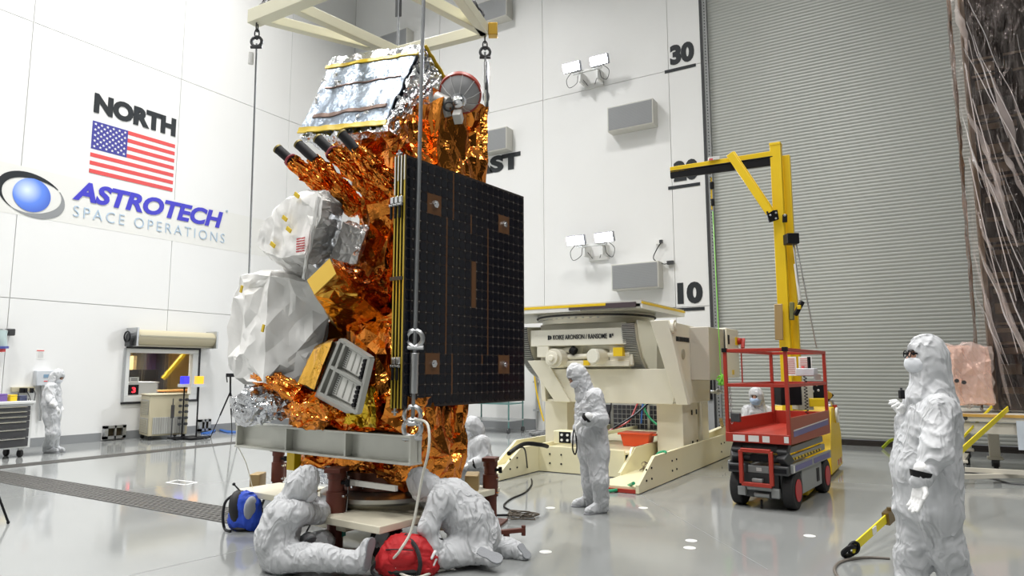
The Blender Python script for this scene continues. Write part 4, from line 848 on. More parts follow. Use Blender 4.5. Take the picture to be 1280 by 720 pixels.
# legs
for y0_, y1_ in ((3.42, 3.85), (5.46, 5.9)):
    P('leg', MB().bb(10.75, 10.80, y0_, y1_, .06, 1.08).bb(10.80, 11.55, y0_, y0_+.05, .06, 1.08).bb(10.80, 11.55, y1_-.05, y1_, .06, 1.08), POS)
    for z in (.35, .85):
        for x_h in (11.2, 11.45): P('leg_hole', MB().bb(x_h, x_h+.05, y0_-.008, y0_+.01, z, z+.08), BLACK, 0)
P('leg', MB().bb(11.9, 12.3, 3.45, 3.85, .06, 1.08)); P('leg', MB().bb(11.9, 12.3, 5.5, 5.9, .06, 1.08))
# trough shaped body
P('front_panel', MB().prism([(10.45, 3.48, 1.05), (10.45, 5.50, 1.05), (10.38, 5.78, 1.60), (10.38, 3.30, 1.60)], (.05, 0, 0)))
P('body_side', MB().prism([(10.45, 3.33, 1.05), (12.0, 3.33, 1.05), (12.2, 3.33, 2.28), (10.05, 3.33, 2.31), (10.10, 3.33, 2.0)], (0, .08, 0)))
P('body_side', MB().prism([(10.45, 5.72, 1.05), (12.0, 5.72, 1.05), (12.2, 5.72, 2.28), (10.55, 5.72, 2.30), (10.38, 5.72, 1.6)], (0, .08, 0)))
P('slanted_plate', MB().hexa([(10.38, 3.21, 1.05), (10.38, 3.40, 1.05), (10.5, 3.40, 1.05), (10.5, 3.21, 1.05), (9.98, 3.36, 2.33), (9.98, 3.64, 2.33), (10.12, 3.64, 2.33), (10.12, 3.36, 2.33)]))
P('slanted_plate', MB().hexa([(10.40, 5.22, 1.05), (10.40, 5.52, 1.05), (10.5, 5.52, 1.05), (10.5, 5.22, 1.05), (10.3, 5.62, 1.75), (10.3, 6.0, 1.75), (10.42, 6.0, 1.75), (10.42, 5.62, 1.75)]))
P('rear_panel', MB().bb(11.95, 12.0, 3.48, 5.76, 1.05, 2.1)); P('body_floor', MB().bb(10.5, 12.0, 3.48, 5.76, 1.05, 1.09))
P('pivot_boss', MB().cyl((10.12, 3.36, 2.24), (10.12, 3.29, 2.24), .10, n=20).cyl((10.12, 3.29, 2.24), (10.12, 3.27, 2.24), .06, n=16))
P('lifting_slot', MB().cyl((10.58, 3.335, 1.83), (10.58, 3.32, 1.83), .085, n=16), mat('slot_shade', (.40, .38, .30), .5))
P('hydraulic_fitting', MB().cyl((12.15, 3.35, 1.2), (12.15, 3.15, 1.2), .03, n=10).cyl((12.15, 3.25, 1.2), (12.15, 3.2, 1.2), .05, n=10), STEEL)
# control cabinets
P('cabinet', MB().bb(10.95, 11.85, 3.02, 3.40, 1.42, 2.27), mat('cabinet_greige', (.52, .49, .42), .35), .01)
P('cabinet_door', MB().bb(11.90, 12.75, 2.98, 3.42, 1.45, 2.30), POS, .015)
P('cabinet_hinge', MB().cyl((11.87, 3.01, 1.45), (11.87, 3.01, 2.27), .012, n=8), DGREY)
P('name_plate', MB().bb(11.98, 12.08, 2.972, 2.98, 2.02, 2.18), BLACK, 0)
P('warning_label', MB().bb(12.2, 12.32, 2.972, 2.98, 1.50, 1.58), YTAPE, 0)
P('switch_plate', MB().bb(12.5, 12.72, 2.96, 2.98, 2.02, 2.16), YEL, .003); P('rotary_switch', MB().cyl((12.61, 2.96, 2.09), (12.61, 2.90, 2.09), .06, n=16).box((12.61, 2.87, 2.05), (.05, .06, .20), Matrix.Rotation(.5, 3, 'Y')), mat('switch_red', (.45, .02, .01), .4))
# tilting cradle
P('cross_beam', MB().bb(10.18, 10.42, 4.12, 5.86, 1.985, 2.26), mat('beam_cream_white', (.80, .78, .68), .3), .01)
P('cradle_body', MB().bb(10.42, 11.8, 4.2, 5.8, 2.08, 2.36))
P('slew_bearing', MB().lathe([(.95, 2.36), (.95, 2.44), (1.02, 2.44), (1.02, 2.53), (0, 2.53)], (11.1, 5.05, 0), n=48), POS)
P('bearing_ring', MB().lathe([(1.05, 2.47), (1.05, 2.50), (.9, 2.50), (.9, 2.47), (1.05, 2.47)], (11.1, 5.05, 0), n=48), GEAR)
for k in range(14):
    t_ = math.pi*.65+k*.12; P('bearing_bolt', MB().cyl((11.1+1.03*math.cos(t_), 5.05+1.03*math.sin(t_), 2.44), (11.1+1.03*math.cos(t_), 5.05+1.03*math.sin(t_), 2.43), .02, n=6), STEEL, 0)
def sector(yf, th, cx, cz, R, a0, a1, flat):
    n = 22; pts = [(cx+flat[0], yf, cz+flat[1])]+[(cx+R*math.cos(a0+(a1-a0)*k/n), yf, cz+R*math.sin(a0+(a1-a0)*k/n)) for k in range(n+1)]+[(cx+flat[2], yf, cz+flat[3])]
    P('gear_sector', MB().prism(pts, (0, th, 0)), POS)
    gm = MB(); nt = 44
    for k in range(nt):
        a = a0+(a1-a0)*(k+.5)/nt; c = Vector((cx+(R+.0)*math.cos(a), yf+th/2, cz+(R+.0)*math.sin(a)))
        gm.box(c, (.060, abs(th)*1.0, .013), Matrix.Rotation(-a, 3, 'Y'))
    o_ = P('gear_teeth', gm, mat('tooth_steel', (.42, .42, .40), .4, .5), 0); o_['kind'] = 'stuff'
    seg = [(cx+(R-.015)*math.cos(a0+(a1-a0)*k/n), yf+th*.5, cz+(R-.015)*math.sin(a0+(a1-a0)*k/n)) for k in range(n+1)]
    gm = MB()
    for k in range(n): gm.beam(seg[k], seg[k+1], .03, abs(th)*.98, (0, 1, 0))
    P('gear_rim', gm, GEAR, 0)
sector(3.95, .22, 11.05, 2.38, .92, math.radians(184), math.radians(262), (.0, .0, -.0, .0))
sector(5.90, .22, 11.05, 2.38, .92, math.radians(184), math.radians(285), (.35, .0, -.0, .0))
sector_face = P('sector_cover', MB().prism([(10.19, 3.945, 2.37), (11.1, 3.945, 2.37), (11.0, 3.945, 1.52), (10.72, 3.945, 1.54), (10.40, 3.945, 1.80), (10.24, 3.945, 2.08)], (0, -.03, 0)), mat('beam_cream_white', (.80, .78, .68), .3), .01)
# motors under the beam
P('gear_motor', MB().cyl((10.05, 5.35, 1.78), (10.45, 5.35, 1.78), .16, n=24).cyl((9.98, 5.35, 1.78), (10.05, 5.35, 1.78), .11, n=24).cyl((9.94, 5.35, 1.78), (9.98, 5.35, 1.78), .05, n=16), POS, .01)
P('motor_mount', MB().bb(10.15, 10.5, 5.5, 5.72, 1.80, 1.98).cyl((10.3, 5.3, 1.9), (10.3, 5.05, 1.94), .05, n=12), POS)
P('black_coupling', MB().cyl((10.25, 5.12, 1.93), (10.25, 5.04, 1.88), .07, n=14), BLACK)
P('gear_motor', MB().cyl((10.02, 4.62, 1.80), (10.5, 4.55, 1.80), .125, n=24).cyl((10.005, 4.622, 1.80), (10.02, 4.62, 1.80), .11, n=24), mat('beam_cream_white', (.80, .78, .68), .3), .01)
P('drive_tube', MB().cyl((10.3, 5.2, 1.80), (10.3, 4.1, 1.84), .05, n=14).bb(10.25, 10.5, 4.1, 5.3, 1.64, 1.74), POS)
P('yellow_box', MB().bb(10.15, 10.3, 4.17, 4.33, 1.80, 1.94), YEL, .004); P('yellow_box', MB().bb(10.2, 10.3, 4.78, 4.88, 1.66, 1.74), YEL, .004)
P('motor_bracket', MB().bb(10.28, 10.34, 4.05, 4.45, 1.66, 1.98), POS)
# platform
P('platform', MB().bb(9.98, 12.1, 3.78, 7.2, 2.53, 2.56), mat('platform_under', (.55, .54, .47), .4), 0)
P('platform_side', MB().bb(9.95, 9.99, 4.8, 7.2, 2.53, 2.60).bb(9.98, 12.1, 3.76, 3.79, 2.53, 2.605), PAPER, 0)
P('yellow_edge', MB().bb(9.94, 9.97, 4.35, 7.2, 2.595, 2.635).bb(9.98, 12.12, 3.75, 3.78, 2.60, 2.635), YEL, 0)
P('platform_top', MB().bb(9.97, 12.1, 3.77, 7.2, 2.605, 2.655), mat('platform_top', (.60, .59, .55), .4), 0)
P('dark_edge', MB().bb(9.935, 9.97, 3.85, 4.35, 2.59, 2.63).bb(9.93, 9.96, 3.85, 5.0, 2.55, 2.59), mat('worn_dark', (.07, .05, .06), .4), 0)
wall_text('KOIKE ARONSON / RANSOME', (10.172, 5.42, 2.09), (0, -1, 0), .98, .078, INK, '', .012, name='lettering', parent=po)
P('logo_mark', MB().prism([(10.17, 5.52, 2.09), (10.17, 5.49, 2.09), (10.17, 5.49, 2.165), (10.17, 5.52, 2.165)], (.005, 0, 0)).prism([(10.17, 5.48, 2.09), (10.17, 5.45, 2.11), (10.17, 5.45, 2.145), (10.17, 5.48, 2.165)], (.005, 0, 0)), INK, 0)
P('logo_mark', MB().prism([(10.17, 4.40, 2.10), (10.17, 4.36, 2.10), (10.17, 4.36, 2.16), (10.17, 4.40, 2.16)], (.005, 0, 0)).prism([(10.17, 4.35, 2.13), (10.17, 4.33, 2.12), (10.17, 4.33, 2.165), (10.17, 4.35, 2.165)], (.005, 0, 0)), INK, 0)
wall_text('KOIKE ARONSON / RANSOME', (10.24, 3.322, 2.02), (1, 0, 0), .66, .075, INK, '', .012, name='lettering', parent=po)
# things around the positioner
ob = thing('red_bin', 'orange red plastic bin standing on the positioner deck', 'bin', (10.75, 4.18, .36), .1)
OR = mat('bin_orange', (.80, .09, .02), .35); part('bin_shell', MB().hexa([(-.16, -.2, 0), (.16, -.2, 0), (.16, .2, 0), (-.16, .2, 0), (-.19, -.24, .20), (.19, -.24, .20), (.19, .24, .20), (-.19, .24, .20)]), OR, ob, world=False, bevel=.01); part('rim', MB().bb(-.21, .21, -.26, .26, .19, .215), OR, ob, world=False, bevel=.006)
for y in (-.28, .28): part('handle', MB().bb(-.07, .07, y-.04, y+.04, .17, .2), OR, ob, world=False, bevel=.005)
jb = thing('junction_box', 'cream junction box with black sockets behind the standing man', 'box', dp(712, 545, 11.2)); c = dp(712, 547, 10.9)
part('case', MB().box(c+HF*.12, (.25, .42, .2)), PB, jb, bevel=.01); part('socket_face', MB().box(c-Vector((.02, -.07, 0)), (.02, .2, .17)), BLACK, jb)
for dy in (.02, .12):
    for dz in (-.04, .04): part('socket', MB().cyl(c+Vector((-.03, dy, dz)), c+Vector((-.045, dy, dz)), .02, n=10), PAPER, jb)
CG = mat('cage_steel', (.45, .45, .44), .35, .7)
cg = thing('wire_cage', 'steel wire mesh cage with orange arms behind the positioner legs', 'cage', (14.2, 5.2, 0))
mb = MB()
for k in range(17): mb.cyl((13.9, 4.35+k*.1, .25), (13.9, 4.35+k*.1, 1.55), .007, n=5)
for k in range(14): mb.cyl((13.9, 4.35, .25+k*.1), (13.9, 5.95, .25+k*.1), .007, n=5)
o_ = part('wire_mesh', mb, CG, cg); o_['kind'] = 'stuff'
for y in (4.32, 5.15, 5.98): part('post', MB().bb(13.88, 13.93, y-.025, y+.025, .0, 1.6), CG, cg)
part('back_sheet', MB().bb(14.6, 14.62, 4.3, 6.6, .1, 1.6), mat('cage_dark', (.03, .03, .035), .6), cg)
part('shelf', MB().bb(13.5, 14.4, 4.3, 6.0, .86, .90).bb(13.4, 14.4, 4.3, 6.6, .22, .27), CG, cg)
for y, z in ((4.75, 1.05), (5.0, 1.0), (5.25, 1.08), (5.55, 1.02), (5.75, 1.1)):
    part('orange_arm', MB().box((13.7, y, z), (.12, .12, .16), Matrix.Rotation(y*3, 3, 'X')).cyl((13.65, y, z), (13.65, y+.12, z-.12), .035, n=8), OR, cg)
part('hanging_cover', MB().prism([(13.6, 6.1, .3), (13.6, 6.5, .28), (13.6, 6.45, 1.5), (13.6, 6.15, 1.5)], (.2, 0, 0)), mat('grey_cloth', (.42, .42, .45), .8), cg)
for lb, m_, pts, r in (('thick black cable rising from floor to cage shelf', BLACK, [(12.6, 5.4, .45), (13, 5.1, .7), (13.5, 4.95, .95), (13.6, 4.7, 1.05)], .022), ('dark red hose beside the black cable behind positioner', mat('hose_red', (.35, .02, .02), .4), [(12.6, 5.5, .4), (13.1, 5.3, .55), (13.4, 5.25, .8), (13.5, 5.2, 1.0)], .018), ('green hose hanging in loop before the wire cage', mat('hose_green', (.02, .30, .14), .4), [(13.5, 4.95, 1.05), (13.4, 5.05, .8), (13.4, 4.8, .5), (13.3, 4.35, .40)], .022), ('blue hose hanging before the wire cage', mat('hose_blue', (.02, .12, .45), .4), [(13.5, 5.1, 1.0), (13.45, 5.12, .8), (13.45, 5.15, .5)], .016), ('black looping cable hanging behind the standing man', BLACK, [(13, 5.9, 1.1), (13, 5.8, .75), (13, 5.72, .6), (13, 5.62, .8), (13, 5.6, 1.1)], .014)):
    tag(part('hose', MB().tube(smoothpath(pts), r, 7), m_), lb, 'hose', 'hoses behind the positioner')
HG = mat('hose_green', (.02, .30, .14), .4)
tag(part('green_hose', MB().tube(smoothpath([fl(757, 614, .02), fl(768, 613, .03), fl(782, 609, .04), dp(792, 604, 9.0)]), .022, 8), HG), 'green hose end lying before the nose of positioner channel', 'hose')
tag(part('green_hose', MB().tube(smoothpath([dp(818, 574, 9.9), dp(824, 566, 9.9), dp(832, 565, 9.9), dp(826, 571, 9.8)]), .02, 8), HG), 'green strap end draped over the positioner side plate', 'hose')
def tangle(label, c, R, n, r, m, seed, zh=.05, name='wire_tangle', cat='wire', world=True):
    rnd = random.Random(seed); P_ = []
    for i in range(n):
        a = i*1.9+rnd.uniform(-.5, .5); q = R*rnd.uniform(.35, 1); P_.append(Vector(c)+Vector((q*math.cos(a)*1.0, q*math.sin(a), r+rnd.uniform(0, zh))))
    return tag(part(name, MB().tube(smoothpath(P_, 5), r, 5), m), label, cat)
tangle('brown wire tangle on floor beside the standing man', fl(652, 647), .20, 34, .0045, mat('brown_wire', (.10, .075, .05), .5), 3, .05)
tangle('wire tangle inside the right hand positioner channel', (9.95, 3.7, .085), .16, 30, .005, mat('brown_wire', (.10, .075, .05), .5), 4, .14)
tangle('grey cable pile on floor beside the yellow hose', fl(672, 547), .32, 40, .012, mat('grey_wire', (.22, .22, .22), .5), 5, .16)
tag(part('black_cable', MB().tube(smoothpath([dp(636, 567, 9.3), dp(655, 555, 9.8), dp(676, 556, 10), dp(684, 558, 10.2)]), .03, 8), BLACK), 'thick black cable end resting on the left positioner channel', 'cable')
tag(part('black_cable', MB().tube(smoothpath([dp(648, 560, 9.9), dp(656, 562, 9.7), fl(660, 590, .01), fl(665, 603, .01), fl(657, 615, .01), fl(638, 624, .01), fl(630, 633, .01), fl(645, 641, .01), fl(646, 643, .01), fl(620, 644, .01)], 8), .011, 7), BLACK), 'thin black cable snaking across floor left of the standing man', 'cable')
# ================================================================== SCISSOR LIFT
LR = math.radians(-5.6); LX0 = Vector((8.30, 1.42, 0))
li = thing('scissor_lift', 'red and grey scissor lift with guard railed basket', 'lift', LX0, LR)
LG = mat('lift_grey', (.30, .31, .31), .4, .2); LD = mat('lift_dark_grey', (.06, .062, .065), .45, .2); LRD = mat('lift_red', (.40, .035, .02), .38); PURP = mat('lift_purple', (.16, .15, .32), .5); PWHT = mat('decal_white', (.72, .72, .70), .5)
def Lp(name, mb, m, bev=.006, par=None, **k): return part(name, mb, m, par or li, world=False, bevel=bev, **k)
W_, LEN = .72, 1.85
for nx, ny in ((.22, .0), (.22, W_-.13), (1.62, .0), (1.62, W_-.13)):
    wh = Lp('wheel', MB().cyl((nx, ny, .215), (nx, ny+.13, .215), .215, n=32), BLKRUB, .02)
    s0 = ny-.004 if ny < .1 else ny+.134
    part('wheel_hub', MB().cyl((nx, s0, .215), (nx, s0+(-.006 if ny < .1 else .006), .215), .125, n=28), mat('hub_red', (.50, .015, .02), .4), wh, world=False)
Lp('chassis', MB().bb(.12, 1.72, .14, W_-.14, .12, .40).bb(.46, 1.38, .01, W_-.01, .14, .42), LG, .01)
Lp('chassis_side', MB().bb(.02, 1.85, -.01, .02, .42, .52).bb(.02, 1.85, W_-.02, W_+.01, .42, .52), LG); Lp('side_decal', MB().bb(.12, .85, -.014, -.01, .44, .50).bb(.95, 1.75, -.014, -.01, .44, .50), PURP, 0)
Lp('access_slot', MB().bb(1.12, 1.24, .004, .01, .2, .36), BLACK, 0); Lp('model_plate', MB().bb(.03, .08, -.016, -.012, .43, .51), PWHT, 0)
for z, y0_, y1_ in ((.56, .03, W_-.03), (.66, .05, W_-.05)):
    Lp('scissor_arm', MB().beam((.12, y0_+.03, z), (1.72, y0_+.03, z+.01), .05, .075).beam((.12, y1_-.03, z), (1.72, y1_-.03, z+.01), .05, .075), LG)
Lp('hazard_decal', MB().bb(.2, 1.5, .03, .034, .545, .575), YTAPE, 0)
for k in range(9): Lp('hazard_bar', MB().box((.28+k*.14, .028, .56), (.045, .004, .022), Matrix.Rotation(.4, 3, 'Y')), BLACK, 0)
Lp('scissor_knuckle', MB().beam((.10, .06, .52), (.02, .10, .62), .12, .12).beam((.02, .10, .62), (.16, .1, .74), .12, .1), LD, .012); Lp('scissor_knuckle', MB().beam((.10, W_-.06, .52), (.02, W_-.10, .62), .12, .12).beam((.02, W_-.10, .62), (.16, W_-.1, .74), .12, .1), LD, .012)
Lp('cross_tube', MB().cyl((.10, .1, .68), (.10, W_-.1, .68), .05, n=14).cyl((.14, .1, .55), (.14, W_-.1, .55), .04, n=14), LD)
for y0_ in (.02, W_-.22): Lp('fork_pocket', MB().bb(-.06, .12, y0_, y0_+.20, .40, .50), LD, .01); Lp('fork_opening', MB().bb(-.066, -.06, y0_+.02, y0_+.18, .425, .475), BLACK, 0)
Lp('front_plate', MB().bb(.05, .12, .16, W_-.16, .12, .48), LD); Lp('winch', MB().cyl((.0, .22, .24), (.0, W_-.22, .24), .035, n=12).cyl((-.01, .25, .16), (-.01, W_-.3, .16), .025, n=12).bb(-.03, .03, .32, .44, .30, .34), LG)
Lp('control_plate', MB().bb(.03, .05, .26, .5, .40, .48), LG); Lp('hydraulic_block', MB().bb(.06, .16, .24, .48, .52, .60), BLACK)
Lp('decal', MB().bb(.024, .028, .34, .40, .42, .46), PWHT, 0); Lp('ground_strap', MB().beam((.05, .36, .1), (.02, .36, .005), .02, .02), BLACK, 0)
for a, b in (((-.07, .20, .28), (-.07, .20, .66)), ((-.07, .54, .28), (-.07, .54, .66)), ((-.07, .20, .66), (-.07, .54, .66)), ((-.07, .20, .28), (-.07, .54, .28))): Lp('front_guard', MB().beam(a, b, .045, .045), LRD)
for y in (.14, W_-.2): Lp('foot_block', MB().bb(-.02, .05, y, y+.09, .14, .24), LG)
# basket
BZ = .80; BL_ = 1.86
Lp('basket_floor', MB().bb(.0, BL_, 0, W_, BZ, BZ+.04), LRD); Lp('front_toe', MB().bb(-.02, .0, -.01, W_+.01, BZ-.06, BZ+.05), LRD)
Lp('side_panel', MB().bb(.0, BL_, -.015, .01, BZ-.06, BZ+.24), mat('lift_red_brown', (.33, .07, .04), .38)); Lp('side_panel', MB().bb(.0, BL_, W_-.01, W_+.015, BZ-.06, BZ+.20), LRD); Lp('rear_panel', MB().bb(BL_-.02, BL_, 0, W_, BZ, BZ+.22), LRD)
Lp('side_decal', MB().prism([(.1, -.018, BZ+.02), (1.75, -.018, BZ+.06), (1.75, -.018, BZ+.12), (.1, -.018, BZ+.08)], (0, .003, 0)), PURP, 0); Lp('decal_line', MB().prism([(.1, -.0185, BZ+.085), (1.75, -.0185, BZ+.125), (1.75, -.0185, BZ+.137), (.1, -.0185, BZ+.097)], (0, .003, 0)), PWHT, 0)
for y0_, y1_ in ((.50, .64), (.34, .46), (.22, .30)): Lp('decal', MB().bb(-.0235, -.02, y0_, y1_, BZ-.045, BZ+.025), PWHT, 0)
Lp('hazard_sticker', MB().bb(-.0235, -.02, .01, .06, BZ-.04, BZ+.03), PWHT, 0)
for xx, yy in ((.01, .01), (.01, W_-.01), (BL_-.02, .01), (BL_-.02, W_-.01)):
    Lp('guard_post', MB().bb(xx-.02, xx+.02, yy-.02, yy+.02, BZ-.03, 1.83), LRD, .004)
for z in (1.81, 1.40):
    for a, b in (((.01, .01, z), (BL_-.02, .01, z)), ((.01, W_-.01, z), (BL_-.02, W_-.01, z)), ((BL_-.02, .01, z), (BL_-.02, W_-.01, z))): Lp('guard_rail', MB().beam(a, b, .035, .04), LRD, .004)
for z in (1.81,): Lp('guard_rail', MB().beam((.01, .01, z), (.01, W_-.01, z), .035, .04), LRD, .004)
Lp('guard_rail', MB().beam((.01, .01, 1.40), (.01, W_-.01, 1.40), .035, .04), LRD, .004)
for yy in (.01, W_-.01): Lp('corner_cap', MB().bb(-.03, .035, yy-.028, yy+.028, 1.79, 1.84), BLACK, .004)
Lp('thin_bar', MB().beam((.6, W_-.01, 1.81), (.6, W_-.01, 1.40), .014, .014), LRD, 0)
Lp('gate_chain', links(MB(), (.02, W_-.05, 1.38), (.02, W_-.06, .95), .5), STEEL, 0); Lp('latch_box', MB().bb(-.0, .06, W_-.16, W_-.05, .97, 1.07), LD)
# things in the basket
cb = thing('lift_control_box', 'grey lift control box with black lever at the basket rail', 'control box', LX0, LR)
part('case', MB().bb(1.45, 1.65, .05, .28, 1.5, 1.60), PALEG, cb, world=False, bevel=.01); part('lever', MB().cyl((1.5, .12, 1.6), (1.5, .12, 1.75), .022, n=10), BLACK, cb, world=False); part('red_button', MB().cyl((1.5, .2, 1.6), (1.5, .2, 1.63), .02, n=10), REDI, cb, world=False)
part('coiled_lead', MB().tube([(1.5+.02*math.cos(k*.9), .18+.02*math.sin(k*.9), 1.5-k*.006) for k in range(90)], .006, 5), BLACK, cb, world=False); part('bracket', MB().bb(1.4, 1.7, .03, .05, 1.45, 1.52), STEEL, cb, world=False)
mbx = thing('manual_sheet', 'printed instruction sheets fixed to the basket rear rail', 'paper', LX0, LR)
for y0_, y1_ in ((.36, .52), (.16, .33)):
    part('sheet', MB().bb(BL_-.06, BL_-.055, y0_, y1_, 1.50, 1.76), PAPER, mbx, world=False); mb = MB()
    for k in range(8): mb.bb(BL_-.065, BL_-.06, y0_+.02, y1_-.02, 1.53+k*.028, 1.538+k*.028)
    o_ = part('print_lines', mb, mat('red_print', (.55, .15, .12), .6), mbx, world=False); o_['kind'] = 'stuff'
# ================================================================== YELLOW FLOOR CRANE
cr0 = Vector((11.15, 1.86, 0)); yc_ = thing('floor_crane', 'tall yellow floor crane with horizontal jib behind red lift', 'crane', cr0)
mt = dp(973, 181, 10.5)
def Y(name, mb, m=YEL, bev=.008, **k): return part(name, mb, m, yc_, bevel=bev, **k)
mb0 = dp(985, 438, 10.5); mbase = Vector((mb0.x, mb0.y, .3)); mtop = Vector((mb0.x, mb0.y, mt.z)); 
Y('mast', MB().beam(mbase+Vector((0, .03, 0)), mtop+Vector((0, .03, 0)), .16, .16, (1, 0, 0))); Y('mast_cap', MB().box(mtop+Vector((0, .03, 0)), (.17, .17, .05)))
Y('inner_mast', MB().beam(mbase+VR0*.17+HF*.1, mtop+VR0*.17+HF*.1-Vector((0, 0, .15)), .11, .11, (1, 0, 0)))
jt = dp(838, 215, 11.1); jr = dp(968, 196, 10.5); jm = dp(925, 190, 10.7)
Y('jib', MB().beam(jt+Vector((0, 0, .03)), jr+Vector((0, 0, .05)), .08, .09)); jd = (jr-jt).normalized()
Y('jib_track', MB().beam(jt-Vector((0, 0, .06)), jt+jd*1.65-Vector((0, 0, .08)), .07, .11).beam(jt-Vector((0, 0, .0)), jt+jd*1.65-Vector((0, 0, .0)), .09, .02), BLACK)
Y('brace', MB().beam(dp(915, 192, 10.75), dp(966, 268, 10.45), .10, .11)); Y('brace', MB().beam(dp(912, 192, 10.65), dp(962, 266, 10.35), .02, .12))
Y('pivot_plate', MB().prism([dp(958, 264, 10.35), dp(972, 262, 10.35), dp(974, 274, 10.35), dp(962, 278, 10.35)], HF*.04), BLACK)
for p in ((963, 269), (970, 266), (970, 273)): Y('pivot_bolt', MB().cyl(dp(*p, 10.35), dp(*p, 10.33), .018, n=8), STEEL)
Y('latch', MB().beam(dp(981, 268, 10.38), dp(981, 278, 10.38), .03, .07), BLACK); Y('latch_knob', MB().cyl(dp(981, 269, 10.33), dp(981, 269, 10.30), .02, n=8), STEEL)
Y('hoist_clamp', MB().box(dp(989, 299, 10.3), (.18, .18, .16), Matrix.Rotation(YAW, 3, 'Z')), BLACK)
Y('stay_rod', MB().cyl(dp(991, 300, 10.3), dp(1001, 380, 10.2), .012, n=8).cyl(dp(994, 298, 10.3), dp(1021, 436, 10.4), .01, n=8), STEEL); Y('stay_sheath', MB().cyl(dp(994, 330, 10.3), dp(1000, 376, 10.2), .025, n=10), mat('clear_sheath', (.6, .6, .58), .2))
Y('ratchet', MB().beam(dp(1003, 377, 10.2), dp(994, 394, 10.2), .07, .06), BLACK); Y('ratchet_label', MB().box(dp(999, 384, 10.14), (.05, .05, .06)), YTAPE)
Y('mast_clamp', MB().beam(dp(990, 378, 10.4), dp(990, 400, 10.4), .09, .06), mat('olive_steel', (.20, .20, .08), .4, .4)); Y('mast_clamp', MB().beam(dp(973, 380, 10.4), dp(974, 425, 10.4), .03, .12), mat('tan_metal', (.42, .30, .14), .4, .4))
Y('jib_label', MB().prism([dp(885, 197.5, 10.85), dp(898, 196, 10.8), dp(898, 200, 10.8), dp(885, 201.5, 10.85)], -HF*.06), PWHT, 0); Y('label_mark', MB().prism([dp(886, 198.5, 10.77), dp(891, 198, 10.75), dp(891, 200, 10.75), dp(886, 200.5, 10.77)], -HF*.003), REDI, 0)
Y('counterweight', MB().prism([(11.2, 1.36, .05), (12.6, 1.36, .05), (12.6, 1.36, .55), (12.2, 1.36, 1.0), (11.55, 1.36, 1.0), (11.2, 1.36, .4)], (0, .9, 0))); Y('base_frame', MB().bb(9.35, 12.6, 1.42, 1.62, .03, .20).bb(9.35, 12.6, 2.15, 2.35, .03, .20)); Y('rear_block', MB().bb(11.2, 11.75, 1.5, 2.25, .2, .7)); Y('base_top', MB().bb(11.9, 12.4, 1.42, 2.2, .95, 1.02), PWHT)
for k in range(5): Y('hazard_mark', MB().box((11.9+k*.14, 1.355, .14), (.05, .004, .08)), REDI if k % 2 else PWHT, 0)
Y('pulley_ring', MB().torus((11.85, 1.32, .88), .10, .022, (0, 1, 0)), PWHT); Y('pulley_plate', MB().prism([dp(1031, 485, 10.9), dp(1043, 494, 10.9), dp(1033, 505, 10.9), dp(1029, 495, 10.9)], HF*.05), BLACK); Y('pulley', MB().cyl(dp(1035, 494, 10.88), dp(1035, 494, 10.8), .06, n=18), mat('brass_block', (.55, .33, .04), .4, .5))
Y('lever', MB().cyl(dp(1039, 500, 10.9), dp(1043, 514, 10.9), .03, n=10), STEEL); Y('lever_grip', MB().cyl(dp(1043, 506, 10.88), dp(1044, 513, 10.88), .04, n=10), RED); Y('lever_base', MB().cyl(dp(1044, 513, 10.88), dp(1044, 528, 10.9), .04, n=10), YEL)
Y('battery_box', MB().box(dp(984, 492, 10.0), (.3, .3, .32), Matrix.Rotation(YAW, 3, 'Z')), BLACK, .01); Y('machine_block', MB().box(dp(1003, 497, 10.2), (.25, .22, .35), Matrix.Rotation(YAW, 3, 'Z')), mat('cable_jumble_pale', (.5, .48, .40), .5)); Y('machine_plate', MB().box(dp(1020, 488, 10.3), (.1, .3, .28), Matrix.Rotation(YAW, 3, 'Z')), BLACK)
for p in ((1015, 482), (1021, 481), (1016, 489), (1023, 488)): Y('plate_bolt', MB().cyl(dp(*p, 10.15), dp(*p, 10.12), .02, n=8), STEEL)
Y('yellow_bracket', MB().box(dp(1021, 503, 10.1), (.1, .25, .12), Matrix.Rotation(YAW, 3, 'Z')))
ln = thing('lime_line', 'bright green cord hanging from the crane jib', 'cord', jt+jd*.6); q0 = dp(889, 222, 10.95)
part('upper_strap', MB().beam(q0, dp(890, 262, 10.95), .03, .02), YEL, ln); part('carabiner', MB().box(dp(890, 232, 10.9), (.06, .06, .12)), BLACK, ln, bevel=.01); part('carabiner', MB().box(dp(891, 253, 10.9), (.05, .05, .12)), BLACK, ln, bevel=.01)
part('cord', MB().cyl(dp(891, 264, 10.95), dp(901, 468, 11.1), .008, n=6), mat('lime_green', (.30, .85, .12), .5), ln); kn = []
rnd = random.Random(5)
for k in range(16): kn.append(dp(901+rnd.uniform(-4, 4), 474+rnd.uniform(-6, 7), 11.1)+HF*rnd.uniform(-.05, .05))
part('cord_bundle', MB().tube(smoothpath(kn, 4), .014, 6), mat('lime_green', (.30, .85, .12), .5), ln)
tag(part('wooden_prop', MB().beam(fl(909, 558, .01), dp(901, 524, 12.2), .05, .04), mat('pine', (.60, .42, .18), .6)), 'wooden slat leaning behind the red lift front', 'slat')
tag(part('cream_bar', MB().beam(dp(880, 548, 12.4), dp(905, 538, 12.7), .10, .16), PB), 'cream bar sticking out behind the positioner toward lift', 'bar')
